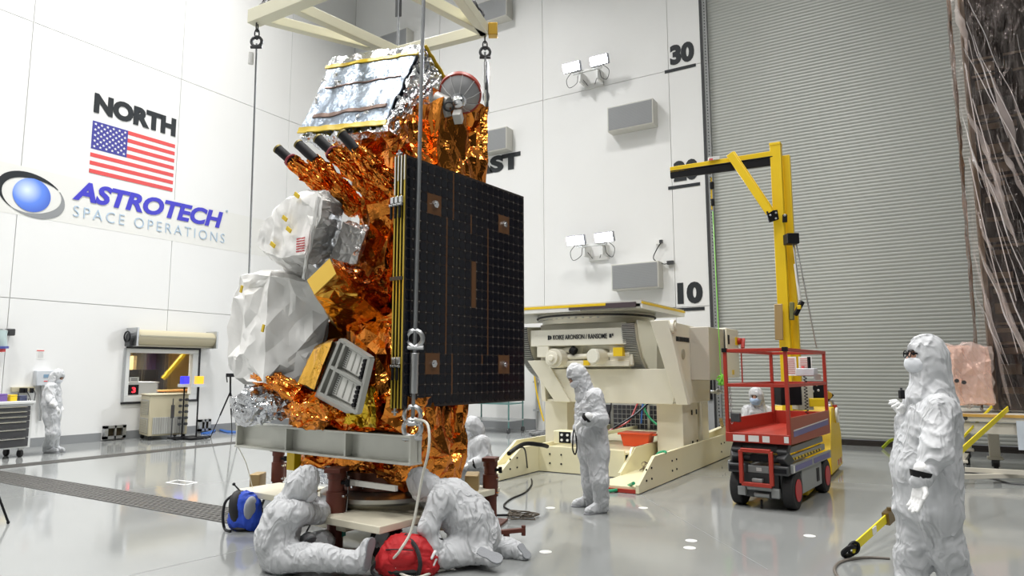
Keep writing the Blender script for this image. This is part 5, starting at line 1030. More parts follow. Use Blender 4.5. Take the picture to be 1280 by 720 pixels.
# ================================================================== WRAPPED STRUCTURE AT THE RIGHT
DK = .96; wr = thing('wrapped_structure', 'tall dark panel structure wrapped in clear plastic film', 'wrapped structure', (13.2, -1.8, DK))
DKP = mat('dark_panel', (.05, .032, .027), .4); TAN = mat('tan_composite', (.52, .36, .24), .5)
part('dark_panel', MB().bb(12.95, 13.3, -3.6, -.82, DK, 8.0), DKP, wr, smooth=False); part('edge_plate', MB().bb(12.9, 13.3, -.82, -.76, DK, 8.0), TAN, wr, smooth=False)
rnd = random.Random(11); z = DK+.25
while z < 6.6:
    hh = rnd.choice((.07, .10, .16)); w0 = rnd.uniform(.35, .6)
    part('tan_pad', MB().bb(12.935, 12.95, -.86-w0, -.88, z, z+hh), TAN, wr, bevel=.02)
    if rnd.random() < .45: part('tan_pad', MB().bb(12.93, 12.95, -1.9, -.84, z+hh+.05, z+hh+.085), TAN, wr)
    if rnd.random() < .7: part('dark_recess', MB().bb(12.925, 12.95, -1.25-rnd.uniform(0, .3), -1.15, z, z+hh*1.6), BLACK, wr, bevel=.01)
    z += hh+rnd.uniform(.12, .28)
part('edge_strip', MB().bb(12.90, 12.94, -1.66, -1.60, 2.6, 5.6), mat('strip_blue', (.10, .35, .70), .4), wr)
FILM = bpy.data.materials.new('clear_film'); FILM.use_nodes = True; nt = FILM.node_tree; nt.nodes.remove(nt.nodes['Principled BSDF'])
gl = _n(nt, 'ShaderNodeBsdfGlossy'); gl.inputs['Color'].default_value = (1, .88, .84, 1); gl.inputs['Roughness'].default_value = .16; tr = _n(nt, 'ShaderNodeBsdfTransparent'); tr.inputs[0].default_value = (.96, .92, .90, 1)
lw = _n(nt, 'ShaderNodeLayerWeight'); lw.inputs['Blend'].default_value = .5; mx = _n(nt, 'ShaderNodeMixShader'); nt.links.new(lw.outputs['Fresnel'], mx.inputs[0]); nt.links.new(tr.outputs[0], mx.inputs[1]); nt.links.new(gl.outputs[0], mx.inputs[2]); nt.links.new(mx.outputs[0], nt.nodes['Material Output'].inputs[0])
tc = _n(nt, 'ShaderNodeTexCoord'); mp = _n(nt, 'ShaderNodeMapping'); mp.inputs['Rotation'].default_value = (.25, 0, 0); mp.inputs['Scale'].default_value = (1, 2.2, .5); no = _n(nt, 'ShaderNodeTexNoise'); no.inputs['Scale'].default_value = 4; no.inputs['Detail'].default_value = 4; no.inputs['Distortion'].default_value = 1.2
bp = _n(nt, 'ShaderNodeBump'); bp.inputs['Strength'].default_value = 1; bp.inputs['Distance'].default_value = .05; nt.links.new(tc.outputs['Object'], mp.inputs[0]); nt.links.new(mp.outputs[0], no.inputs['Vector']); nt.links.new(no.outputs[0], bp.inputs['Height']); nt.links.new(bp.outputs[0], gl.inputs['Normal']); nt.links.new(bp.outputs[0], lw.inputs['Normal'])
FILM.diffuse_color = (.8, .7, .7, 1)
def film(fn, nu, nv, name, parent, seed):
    V = [fn(i/nu, j/nv) for j in range(nv+1) for i in range(nu+1)]; mb = MB().add(V, [(j*(nu+1)+i, j*(nu+1)+i+1, (j+1)*(nu+1)+i+1, (j+1)*(nu+1)+i) for j in range(nv) for i in range(nu)])
    return part(name, mb, FILM, parent, ang=70)
def fold(u, v, s): 
    p = Vector((u*14+v*8, v*1.8, s)); return .07*noise.noise(p)+.05*abs(noise.noise(p*2.3))+.012*noise.noise(Vector((u*40, v*20, s)))
film(lambda u, v: (12.80-fold(u, v, 1)*1.1, -.62-u*3.0-(1-v)*.03, DK-.02+v*7.0), 90, 90, 'plastic_film', wr, 1)
film(lambda u, v: (12.80+u*.6, -.62+fold(u, v, 3)*.7, DK-.02+v*7.0), 20, 70, 'plastic_film', wr, 3)
mbx_ = MB()
for k in range(6):
    y0_ = -.62-rnd.random()**1.5*1.6; z1_ = rnd.uniform(3.2, 7.6); z0_ = max(DK, z1_-rnd.uniform(1.5, 4)); y1_ = y0_-(z1_-z0_)*rnd.uniform(.05, .30)
    mbx_.tube(smoothpath([(12.66, y1_, z0_), (12.64-rnd.random()*.03, lerp(y0_, y1_, .45)+rnd.uniform(-.05, .05), (z0_+z1_)/2), (12.68, y0_, z1_)], 10), rnd.choice((.003, .004, .007)), 5)
o_ = part('film_highlight_lines', mbx_, mat('film_fold_highlight', (.86, .76, .73), .2, .0, alpha=.6), wr); o_['kind'] = 'stuff'  # pale tubes paint the bright streak highlights along the film folds
rib = mat('film_sheen', (.86, .74, .70), .18, 0, alpha=.34, spec=1.0); rib2 = mat('film_sheen_bright', (.95, .90, .90), .2, 0, alpha=.75, spec=1.0)  # pale tints stand in for the sheen and highlights on the film
for q_ in range(2):
    mb = MB(); rnd = random.Random(30+q_)
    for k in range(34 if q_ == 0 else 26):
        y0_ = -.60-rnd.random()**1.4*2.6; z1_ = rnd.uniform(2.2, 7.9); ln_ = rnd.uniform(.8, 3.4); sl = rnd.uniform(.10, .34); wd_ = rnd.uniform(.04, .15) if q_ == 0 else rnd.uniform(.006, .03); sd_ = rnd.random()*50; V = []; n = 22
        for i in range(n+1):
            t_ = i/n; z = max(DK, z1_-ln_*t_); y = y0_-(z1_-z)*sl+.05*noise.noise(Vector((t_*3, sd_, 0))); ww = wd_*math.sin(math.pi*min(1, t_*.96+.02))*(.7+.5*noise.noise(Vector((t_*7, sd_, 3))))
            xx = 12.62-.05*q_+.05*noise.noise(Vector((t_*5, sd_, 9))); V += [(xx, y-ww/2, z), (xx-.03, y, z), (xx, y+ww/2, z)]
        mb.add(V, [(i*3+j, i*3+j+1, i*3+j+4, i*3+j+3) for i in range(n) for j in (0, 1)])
    o_ = part('film_pleat_sheen', mb, (rib, rib2)[q_], wr, ang=80); o_['kind'] = 'stuff'  # ribbons and slivers coloured bright, as light caught on the film pleats
cb_ = thing('wrapped_unit', 'copper toned boxy unit wrapped in clear film on white stand', 'wrapped unit', (12.6, -.35, DK))
COP = mat('copper_foil', (.95, .60, .47), .3, .2, bump=('foil', 12, .5, .012))
qa, qb = dp(1192, 505, 10.35), dp(1243, 505, 10.35); zt_ = dp(1215, 434, 10.35).z
crumple(MB().hexa([qa, qb, qb+HF*.5, qa+HF*.5]+[Vector((p.x, p.y, zt_)) for p in (qa+VR0*.06, qb, qb+HF*.5, qa+HF*.5+VR0*.06)]), COP, 'foil_box', cb_, 3, .03, 71, .18, keep=.5)
crumple(MB().hexa([qa-HF*.05-VR0*.03, qb-HF*.05, qb+HF*.52, qa+HF*.52-VR0*.03]+[Vector((p.x, p.y, zt_+.03)) for p in (qa-HF*.05-VR0*.0, qb-HF*.05, qb+HF*.52, qa+HF*.52)]), rib, 'film_cover', cb_, 3, .05, 72, .22, keep=.6)
for px, py in ((1196, 476), (1205, 478)): part('port', MB().cyl(dp(px, py, 10.28), dp(px, py, 10.24), .03, n=12), DGREY, cb_)
st = thing('wheeled_stand', 'white painted stand on casters carrying the wrapped structure', 'stand', (12.9, -1.2, 0)); SW = mat('stand_white', (.70, .66, .57), .4)
part('deck', MB().bb(12.05, 14.2, -3.8, -.05, DK-.13, DK-.03), SW, st, bevel=.01); part('wood_strip', MB().bb(12.03, 12.06, -3.8, -.05, DK-.06, DK-.02), mat('amber_strip', (.60, .35, .08), .4), st)
part('side_rail', MB().bb(12.1, 12.2, -3.8, -.05, DK-.30, DK-.15), SW, st); part('hole', MB().cyl((12.05, -.35, DK-.08), (12.04, -.35, DK-.08), .035, n=12), DGREY, st)
for xx, yy in ((12.25, -.25), (12.9, -.72), (14.0, -.4), (12.3, -2.6)):
    part('stand_leg', MB().beam((xx, yy, .22), (xx, yy, DK-.12), .14, .14).box((xx, yy, .24), (.2, .2, .04)), SW, st, bevel=.008)
    cs = part('caster', MB().cyl((xx-.03, yy-.03, .09), (xx-.03, yy+.03, .09), .09, n=18), BLKRUB, st); part('caster_fork', MB().box((xx-.01, yy, .17), (.12, .10, .10)), DGREY, cs, world=True)
    part('leveling_foot', MB().cyl((xx+.12, yy, .03), (xx+.12, yy, .3), .02, n=8), STEEL, st)
for a, b in (((11.5, -.15, .10), (12.9, -2.0, .10)), ((11.9, -.3, .16), (12.1, -2.3, .16)), ((12.25, -.25, .16), (14.0, -.4, .16))): part('outrigger', MB().beam(a, b, .06, .06), SW, st)
part('pale_drop', MB().bb(12.02, 12.04, -1.05, -.95, DK-.5, DK-.1), mat('pale_blue_strip', (.62, .68, .75), .5), st)
tag(part('grey_lead', MB().tube(smoothpath([fl(1215, 590, .01), fl(1240, 598, .01), fl(1262, 604, .01), fl(1290, 606, .01)]), .012, 6), DGREY), 'dark lead on floor beneath the wheeled stand', 'cable')
sA = fl(1066, 686, .09); sB = dp(1260, 511, 10.0)
sp_ = thing('tie_down_strap', 'wide yellow tie down strap running from floor hook to stand', 'strap', fl(1056, 690)); YS = mat('strap_yellow', (.88, .72, .02), .6, bump=('noise', 90, .3))
part('webbing', MB().beam(sA, sB, .012, .075, (0, 0, 1)), YS, sp_); dd = (sB-sA).normalized()
part('hook', MB().tube(smoothpath([sA+dd*.05, sA-dd*.05+Vector((0, 0, .03)), fl(1054, 691, .05), fl(1057, 695, .02), fl(1066, 692, .03)]), .02, 8), BLACK, sp_); part('shackle', MB().torus(sA+dd*.02, .05, .014, (.6, .6, .2), 18, 6), BLACK, sp_)
part('ratchet', MB().beam(lerp(sA, sB, .135), lerp(sA, sB, .16), .06, .11).cyl(lerp(sA, sB, .15)-VU0*.07, lerp(sA, sB, .15)+VU0*.08, .02, n=10), mat('brass_dark', (.22, .15, .06), .35, .8), sp_); part('white_label', MB().beam(lerp(sA, sB, .075)-HF*.014, lerp(sA, sB, .09)-HF*.014, .006, .06), PAPER, sp_)
tag(part('narrow_strap', MB().beam(dp(1195, 556, 9.9), dp(1240, 508, 10.3), .01, .035), YS), 'narrow yellow strap beside the wide one at stand', 'strap')
tag(part('distant_strap', MB().beam(fl(1103, 560, .02), dp(1112, 551, 14), .03, .05).beam(dp(1112, 551, 14), dp(1117, 549, 14), .03, .05), mat('strap_olive', (.35, .42, .02), .6)), 'small yellow green strap end by roller door behind man', 'strap')
tag(part('floor_hose', MB().tube(smoothpath([fl(1112, 698, .01), fl(1080, 697, .01), fl(1052, 702, .01), fl(1043, 712, .01), fl(1052, 726, .01), fl(1075, 740, .01)]), .012, 7), mat('hose_brown_grey', (.16, .14, .12), .5)), 'grey hose looping on floor by the strap hook', 'hose')
# ================================================================== PEOPLE (distance fields meshed into continuous surfaces)
_rs = np.random.RandomState(4); _LAT = _rs.rand(32, 32, 32).astype(np.float32)
def vnoise(X, Y, Z):
    x0 = np.floor(X).astype(int); y0 = np.floor(Y).astype(int); z0 = np.floor(Z).astype(int); fx, fy, fz = X-x0, Y-y0, Z-z0
    fx = fx*fx*(3-2*fx); fy = fy*fy*(3-2*fy); fz = fz*fz*(3-2*fz); r = 0
    for i in (0, 1):
        for j in (0, 1):
            for k in (0, 1): r = r+_LAT[(x0+i) % 32, (y0+j) % 32, (z0+k) % 32]*(fx if i else 1-fx)*(fy if j else 1-fy)*(fz if k else 1-fz)
    return r
def nets(F, org, h):
    nx, ny, nz = F.shape; S_ = F < 0; cs = (nx-1, ny-1, nz-1); acc = np.zeros(cs+(3,), np.float32); cnt = np.zeros(cs, np.float32)
    def sub(A, o): return A[o[0]:o[0]+cs[0], o[1]:o[1]+cs[1], o[2]:o[2]+cs[2]]
    for ax in range(3):
        for u in (0, 1):
            for v in (0, 1):
                o = [0, 0, 0]; oo = [a for a in range(3) if a != ax]; o[oo[0]] = u; o[oo[1]] = v; e = list(o); e[ax] = 1
                A, B = sub(F, o), sub(F, e); m = (A < 0) != (B < 0); t = np.where(m, A/np.where(m, A-B, 1), 0)
                for a in range(3): acc[..., a] += np.where(m, (t if a == ax else o[a]), 0)
                cnt += m
    act = cnt > 0; idx = -np.ones(cs, int); idx[act] = np.arange(act.sum()); g = np.argwhere(act)
    V = (g+acc[act]/cnt[act][:, None])*h+np.array(org); Q = []
    for ax in range(3):
        o0 = [0, 0, 0]; e0 = [0, 0, 0]; e0[ax] = 1; sl = [slice(1, n-1) for n in F.shape]; sl[ax] = slice(0, F.shape[ax]-1); sl2 = list(sl); sl2[ax] = slice(1, F.shape[ax])
        A = S_[tuple(sl)]; B = S_[tuple(sl2)]; P_ = np.argwhere(A != B); fl_ = A[tuple(P_.T)]
        b, c = [(1, 2), (2, 0), (0, 1)][ax]
        P_ = P_+np.array([0 if a == ax else 1 for a in range(3)])
        def cell(db, dc):
            R = P_.copy(); R[:, b] += db; R[:, c] += dc; return idx[tuple(R.T)]
        q = np.stack([cell(-1, -1), cell(0, -1), cell(0, 0), cell(-1, 0)], 1); q[~fl_] = q[~fl_][:, ::-1]; Q.append(q)
    Q = np.concatenate(Q); return V, Q[(Q >= 0).all(1)]
class SDF:
    def __init__(s): s.p = []; s.pts = []
    def cap(s, a, b, ra, rb=None, k=.05): s.p.append(('c', np.array(a, float), np.array(b, float), ra, ra if rb is None else rb, k)); s.pts += [(a, max(ra, rb or ra)), (b, max(ra, rb or ra))]; return s
    def ell(s, c, r, fr, k=.04, op='u'): s.p.append(('e', np.array(c, float), np.array(r, float), np.array([list(v) for v in fr], float), op, k)); (s.pts.append((c, max(r))) if op == 'u' else None); return s
    def cut(s, c, n): s.p.append(('h', np.array(c, float), np.array(n, float))); return s
    def mesh(s, name, h=.014, wr=0, wf=9.0, seed=0, stretch=None, extra=0):
        A = np.array([list(p) for p, r in s.pts]); R = np.array([r for p, r in s.pts]); lo = (A-R[:, None]).min(0)-3*h-wr-.01; hi = (A+R[:, None]).max(0)+3*h+wr+.01
        n = np.ceil((hi-lo)/h).astype(int)+1; X, Y, Z = np.meshgrid(*[lo[i]+h*np.arange(n[i]) for i in range(3)], indexing='ij')
        P = np.stack([X, Y, Z], -1).astype(np.float32); F = None
        def smin(a, b, k): t = np.clip(.5+.5*(b-a)/k, 0, 1); return b*(1-t)+a*t-k*t*(1-t)
        for q in s.p:
            if q[0] == 'c':
                a, b = q[1], q[2]; ba = b-a; L = max(ba @ ba, 1e-9); t = np.clip(((P-a) @ ba)/L, 0, 1); d = np.sqrt(((P-a-t[..., None]*ba)**2).sum(-1))-(q[3]+(q[4]-q[3])*t); F = d if F is None else smin(F, d, q[5])
            elif q[0] == 'e':
                l = ((P-q[1]) @ q[3].T)/q[2]; d = (np.sqrt((l**2).sum(-1))-1)*q[2].min()
                F = d if F is None else (smin(F, d, q[5]) if q[4] == 'u' else np.maximum(F, -d))
            else: F = np.maximum(F, (P-q[1]) @ q[2])
        if wr:
            w1 = vnoise(X*3.1+seed+50, Y*3.1+50, Z*3.1+50); w2 = vnoise(X*3.1+20+seed, Y*3.1+31, Z*3.1+44)
            T1 = (X+Y*.6)*.9+w1*.55; T2 = (Y-X*.5)*.9+w2*.55; T3 = Z*.9+w1*.5
            a = vnoise(T1*wf+60, T2*wf+60, T3*wf*.55+60); b = vnoise(T1*wf*1.3+80+w2*2, T2*wf*1.3+70, (T3+w2*.3)*wf*2.2+60)
            F = F-wr*(np.maximum(0, 1-np.abs(2*a-1)*3.4)*1.0+np.maximum(0, 1-np.abs(2*b-1)*3.4)*.8-.3)
        V, Q = nets(F, lo, h); return V, Q
def npmesh(name, V, Q, m, parent, off):
    me = bpy.data.meshes.new(name); V = (V-np.array(off)).astype(np.float32); me.vertices.add(len(V)); me.vertices.foreach_set('co', V.ravel()); me.loops.add(Q.size); me.loops.foreach_set('vertex_index', Q.ravel().astype(np.int32))
    me.polygons.add(len(Q)); me.polygons.foreach_set('loop_start', np.arange(0, Q.size, 4, dtype=np.int32)); me.polygons.foreach_set('loop_total', np.full(len(Q), 4, np.int32)); me.update(calc_edges=True); me.validate()
    me.polygons.foreach_set('use_smooth', [True]*len(me.polygons)); o = bpy.data.objects.new(name, me); C.objects.link(o); me.materials.append(m); o.parent = parent; return o
MASKW = mat('mask_white', (.72, .74, .78), .7); MASKB = mat('mask_blue', (.42, .55, .75), .7); SOLE = mat('boot_sole_grey', (.28, .29, .31), .6, bump=('noise', 60, .3)); HAIR = mat('dark_hair', (.02, .012, .008), .7)
def V3(p): return Vector(p)
def person(label, base, J, face, up, k=1.0, res=.014, mask=MASKW, band=(), seed=0, feet=(), hands=(), cat='person', wr=.0105, nk=1.0, glasses=False, torso=1.0, headk=1.0, suit=SUIT):
    t = thing('person', label, cat, base); off = Vector(base); face = Vector(face).normalized(); up = Vector(up); up = (up-face*up.dot(face)).normalized(); side = up.cross(face).normalized(); fr = (face, side, up)
    J = {a: Vector(b) for a, b in J.items()}; ht = torso
    sd = (J['shl']-J['shr']); sdn = sd.normalized(); hp = J['hpl']-J['hpr']
    def body(g, r):  # g: suit (1) or skin (0)
        s = SDF(); c, b_, p = J['chest'], J['belly'], J['pelvis']; e = .0 if g else -.035
        for sg in (-1, 1):
            s.cap(c+sdn*.075*sg*k, b_+sdn*.06*sg*k, (.145*ht+e)*k, (.15*ht+e)*k, .06); s.cap(b_+sdn*.06*sg*k, p+hp.normalized()*.06*sg*k, (.15*ht+e)*k, (.15*ht+e)*k, .06)
        s.cap(J['shl'], J['shr'], (.085+e*.5)*k, None, .08); s.cap(lerp(J['chest'], J['neck'], .5), J['neck'], (.09+e)*k, (.07+e*.4)*k, .06)
        for q in 'lr':
            s.cap(J['sh'+q], J['el'+q], (.088+e*.8)*k, (.078+e*.8)*k, .04); s.cap(J['el'+q], J['wr'+q], (.076+e*.8)*k, (.052+(e and -.032))*k, .03)
            s.cap(lerp(J['pelvis'], J['hp'+q], .5), J['hp'+q], (.13+e)*k, (.12+e)*k, .05); s.cap(J['hp'+q], J['kn'+q], (.12+e)*k, (.098+e)*k, .04); s.cap(J['kn'+q], J['an'+q], (.098+e)*k, (.078+e*.8)*k, .035)
            if g: s.cap(lerp(J['kn'+q], J['an'+q], .86), lerp(J['kn'+q], J['an'+q], .97), .085*k, .08*k, .02); s.cap(lerp(J['el'+q], J['wr'+q], .72), lerp(J['el'+q], J['wr'+q], .85), .062*k, .06*k, .02)
        return s
    H = J['head']; hk = headk
    s = body(0, 0); s.cap(J['neck'], H-up*.04, .055*k, .055*k, .03); s.ell(H, (.100*hk, .078*hk, .122*hk), fr, .03); s.cap(H+face*.085*hk+up*.012, H+face*.112*hk-up*.022, .012, .016, .015); s.cap(H+face*.06*hk-up*.07, H+face*.075*hk-up*.085, .035, .03, .02)
    for sg in (-1, 1): s.ell(H+side*.082*sg*hk-up*.0-face*.01, (.02, .012, .03), fr, .01)
    for q in 'lr':
        d = (J['ti'+q]-J['wr'+q]); s.cap(J['wr'+q], J['wr'+q]+d*.42, .016, .014, .01)
        for fi in range(4): s.cap(J['wr'+q]+d*.40+d.orthogonal().normalized()*(.002*(fi-1.5)), J['wr'+q]+d*.52+d.orthogonal().normalized()*(.003*(fi-1.5)), .007, .006, .004)
        s.cap(J['an'+q], J['an'+q]+Vector((0, 0, -.03)), .04, .04, .02)
    V_, Q_ = s.mesh('body', max(res, .011) if glasses or res < .0145 else res*1.15); npmesh('body', V_, Q_, SKIN, t, off)
    s = body(1, 0); V_, Q_ = s.mesh('coverall', res, wr*k, 8.5/k, seed); cv = npmesh('coverall', V_, Q_, suit, t, off)
    # hood
    s = SDF(); s.ell(H-face*.008+up*.008, (.118*hk, .102*hk, .140*hk), fr, .03); s.cap(H-up*.04*hk-face*.03, lerp(H, J['neck'], .8), .096*hk, .088*k*nk, .05); s.cap(lerp(H, J['neck'], .8), lerp(J['neck'], J['chest'], .38), .09*k*nk, .135*k*nk, .06)
    s.ell(H+face*.115*hk+up*.008, (.055, .062*hk, .030*hk), fr, 0, 'd')
    V_, Q_ = s.mesh('hood', min(res, .012), .008*k, 13, seed+3); npmesh('hood', V_, Q_, suit, t, off)
    # mask
    s = SDF(); s.ell(H+face*.012-up*.05*hk, (.118*hk, .092*hk, .085*hk), fr, .02); s.cut(H+face*.045, -face); s.cut(H-up*.016*hk, up)
    V_, Q_ = s.mesh('face_mask', .009, .003, 20, seed); npmesh('face_mask', V_, Q_, mask, t, off)
    eb = MB()
    for sg in (-1, 1): eb.ball(H+face*.089*hk+side*.030*sg+up*.012, .013, 10, 8)
    part('eyes', eb, mat('eye_dark', (.03, .02, .015), .2), t); bw_ = MB()
    for sg in (-1, 1): bw_.tube([H+face*.098*hk+side*.012*sg+up*.030, H+face*.096*hk+side*.03*sg+up*.036, H+face*.086*hk+side*.046*sg+up*.030], .005, 5)
    part('eyebrows', bw_, HAIR, t)
    if glasses:
        gm = MB()
        for sg in (-1, 1): gm.torus(H+face*.118*hk+side*.033*sg+up*.010, .024, .004, face, 16, 5); gm.beam(H+face*.118*hk+side*.056*sg+up*.014, H+face*.03+side*.088*sg+up*.014, .005, .012)
        part('glasses', gm, BLACK, t)
    # gloves with five fingers
    for q, nrm, curl in hands:
        wv, tv = J['wr'+q], J['ti'+q]; d = (tv-wv).normalized(); n = Vector(nrm); n = (n-d*n.dot(d)).normalized(); sdv = d.cross(n).normalized(); g = SDF(); sc = k*1.1
        g.cap(wv-d*.07, wv+d*.02, .042*sc, .034*sc, .02)
        for o_ in (-.024, -.008, .008, .024): g.cap(wv+sdv*o_*.8*sc+d*.01, wv+sdv*o_*1.15*sc+d*.085*sc, .018*sc, .0145*sc, .012)
        for fi, (o_, ln_) in enumerate(((-.030, .070), (-.010, .082), (.011, .076), (.031, .058))):
            a = wv+sdv*o_*sc+d*.088*sc; c1 = curl*(.8+.12*fi); d1 = (d*math.cos(c1)+n*math.sin(c1)).normalized(); d2 = (d*math.cos(c1*2.1)+n*math.sin(c1*2.1)).normalized(); b = a+d1*ln_*.55*sc; e = b+d2*ln_*.5*sc
            g.cap(a, b, .0105*sc, .0095*sc, .004); g.cap(b, e, .0095*sc, .008*sc, .004)
        tb = wv-sdv*.030*sc+d*.030*sc; te = tb+(d*.62-sdv*.65+n*.35).normalized()*.042*sc; g.cap(tb, te, .015*sc, .0115*sc, .008); g.cap(te, te+(d*.9-sdv*.2+n*.45).normalized()*.034*sc, .0115*sc, .009*sc, .004)
        V_, Q_ = g.mesh('glove', .0052 if res < .0145 else .008, .0012, 40, seed); npmesh('glove', V_, Q_, GLOVE, t, off)
        if q in band: part('wrist_band', MB().cyl(wv-d*.058, wv-d*.018, .066*k, .056*k, 18), BLACK, t)
    # boot covers with grey soles
    for q, heel, toe, sn in feet:
        heel, toe, sn = Vector(heel), Vector(toe), Vector(sn).normalized(); fd = (toe-heel).normalized(); sn = (sn-fd*sn.dot(fd)).normalized(); L_ = (toe-heel).length; g = SDF()
        g.cap(J['an'+q], heel-sn*.055+fd*.03, .068*k, .058, .03); g.cap(heel-sn*.05+fd*.03, toe-sn*.04-fd*.045, .056, .042, .03); g.cap(J['an'+q], lerp(heel, toe, .6)-sn*.05, .06*k, .042, .04)
        g.cut(heel-sn*.008, sn); V_, Q_ = g.mesh('boot_cover', .010, .006, 14, seed+9); npmesh('boot_cover', V_, Q_, suit, t, off)
        x = fd.cross(sn); pr = ((-.01, .0), (.0, .035), (.05, .043), (.13, .038), (.20, .050), (.255, .046), (.285, .025), (.29, 0)); pr = [(a*L_/.28, b) for a, b in pr]
        pl = [heel+fd*a+x*b for a, b in pr]+[heel+fd*a-x*b for a, b in reversed(pr[1:-1])]; part('boot_sole', MB().prism(pl, -sn*.016), SOLE, t, bevel=.004)
    return t
Z = Vector((0, 0, 1)); LEFT = -VR0
def zed(p, z): p = Vector(p); p.z = z; return p
def foot(an, d, L=.27): 
    d = Vector(d); d.z = 0; d.normalize(); h = zed(an-d*.05, .0); return h, h+d*L
# --- big standing man at right
D = 4.75; J = dict(head=dp(1158, 446, D), neck=dp(1165, 480, D), chest=dp(1162, 530, D), belly=dp(1157, 585, D), pelvis=dp(1160, 630, D), shl=dp(1176, 512, 4.55), shr=dp(1150, 510, 4.92), ell=dp(1170, 568, 4.42), wrl=dp(1151, 601, 4.40), til=dp(1146, 636, 4.40),
    elr=dp(1140, 560, 4.96), wrr=dp(1130, 526, 4.86), tir=dp(1129, 500, 4.82), hpl=dp(1170, 640, 4.66), hpr=dp(1148, 640, 4.84), knl=dp(1187, 692, 4.68), knr=dp(1141, 695, 4.84))
J['anl'] = zed(dp(1200, 735, 4.72), .11); J['anr'] = zed(dp(1137, 735, 4.84), .11)
fd = LEFT*.95+HF*.12
h1, t1 = foot(J['anl'], fd, .29); h2, t2 = foot(J['anr'], fd, .29)
person('person in white coverall at right, standing side on with glasses, black wrist band', zed(J['pelvis'], 0), J, LEFT*.97+HF*.12+Z*.08, Z-LEFT*.08, 1.08, .011, seed=1, band=('l',), feet=(('l', h1, t1, -Z), ('r', h2, t2, -Z)), hands=(('l', LEFT*.8-HF*.2, .28), ('r', LEFT, .9)), glasses=True, torso=1.07, wr=.0115, headk=1.06, nk=1.14)
c = dp(1127, 493, 4.72); o_ = thing('camera_device', 'small black device held at the chest of right hand man', 'device', c); part('body', MB().box(c, (.035, .03, .06), Matrix.Rotation(YAW, 3, 'Z')), BLACK, o_, bevel=.005); part('clip', MB().cyl(c+Z*.03, c+Z*.045, .008, n=8), DGREY, o_)
# --- standing man in the middle
D = 7.95; J = dict(head=dp(721, 470, D), neck=dp(731, 485, D), chest=dp(737, 510, D), belly=dp(738, 540, D), pelvis=dp(742, 562, D), shl=dp(744, 496, 7.78), shr=dp(733, 495, 8.12), ell=dp(752, 524, 7.68), wrl=dp(730, 526, 7.62), til=dp(717, 538, 7.66),
    elr=dp(735, 530, 8.2), wrr=dp(722, 536, 7.95), tir=dp(716, 548, 7.9), hpl=dp(747, 570, 7.85), hpr=dp(738, 570, 8.02), knl=dp(750, 602, 7.78), knr=dp(738, 602, 8.05))
J['anl'] = zed(fl(752, 641), .11); J['anr'] = zed(fl(738, 633), .11); fd = LEFT*.85-HF*.45
h1, t1 = foot(J['anl'], fd); h2, t2 = foot(J['anr'], LEFT*.95-HF*.1)
person('person in white coverall standing before cream machine, head bowed, holding black cable', zed(J['pelvis'], 0), J, LEFT*.75-HF*.35-Z*.55, Z+LEFT*.5, 1.0, .0125, seed=2, band=('l',), feet=(('l', h1, t1, -Z), ('r', h2, t2, -Z)), hands=(('l', -Z-HF*.2, .5), ('r', -Z, .5)), torso=1.04)
tag(part('hand_cable', MB().tube(smoothpath([dp(717, 538, 7.7), dp(716, 550, 7.75), dp(716, 562, 7.75), dp(719, 568, 7.75), dp(721, 560, 7.75), dp(720, 546, 7.75), dp(718, 536, 7.7)]), .008, 6), BLACK), 'black cable loop hanging from the middle standing person hand', 'cable')
# --- far standing man by the left wall
D = 13.45; J = dict(head=dp(72, 470.5, D), neck=dp(67, 479, D), chest=dp(65, 490, D), belly=dp(64, 504, D), pelvis=dp(65, 518, D), shr=dp(64, 484, 13.27), shl=dp(67, 484, 13.63), elr=dp(63, 500, 13.2), wrr=dp(69, 508, 13.15), tir=dp(74, 513, 13.2),
    ell=dp(68, 500, 13.7), wrl=dp(74, 508, 13.6), til=dp(78, 512, 13.5), hpr=dp(64, 523, 13.36), hpl=dp(66, 523, 13.54), knr=dp(65, 541, 13.35), knl=dp(68, 541, 13.55))
J['anr'] = zed(fl(59, 566), .11); J['anl'] = zed(fl(67, 565), .11)
h1, t1 = foot(J['anl'], VR0); h2, t2 = foot(J['anr'], VR0)
person('person in white coverall at left wall beside grey box, looking down', zed(J['pelvis'], 0), J, VR0*.85-Z*.5, Z+VR0*.5, 1.0, .018, seed=3, feet=(('l', h1, t1, -Z), ('r', h2, t2, -Z)), hands=(('r', -Z, .5), ('l', -Z, .5)), torso=1.0)
# --- seated person at left of the dolly
D = 5.72; J = dict(head=dp(380, 606, 5.72), neck=dp(366, 622, 5.74), chest=dp(356, 644, D), belly=dp(346, 670, D), pelvis=dp(349, 692, D), shr=dp(369, 640, 5.62), shl=dp(380, 630, 5.98), elr=dp(397, 643, 5.92), wrr=dp(413, 629, 6.30), tir=dp(428, 620, 6.40),
    ell=dp(404, 634, 6.36), wrl=dp(430, 618, 6.52), til=dp(446, 612, 6.50), hpr=dp(356, 697, 5.60), hpl=dp(360, 694, 5.86), knr=dp(402, 697, 5.50), knl=dp(402, 678, 6.0))
J['anr'] = dp(444, 703, 5.48); J['anl'] = dp(384, 692, 5.90)
person('person in white coverall sitting on floor with one leg stretched, reaching under satellite', zed(J['pelvis'], 0), J, VR0*.8+HF*.45-Z*.35, Z+VR0*.3, .97, .011, seed=4, feet=(('r', dp(458, 712, 5.46), dp(466, 673, 5.50), VR0*.9-HF*.5), ('l', dp(378, 690, 5.85), dp(392, 672, 5.8), VR0*.7-HF*.5)), hands=(('r', HF, .4), ('l', HF-Z*.3, .5)), torso=1.03, headk=1.05)
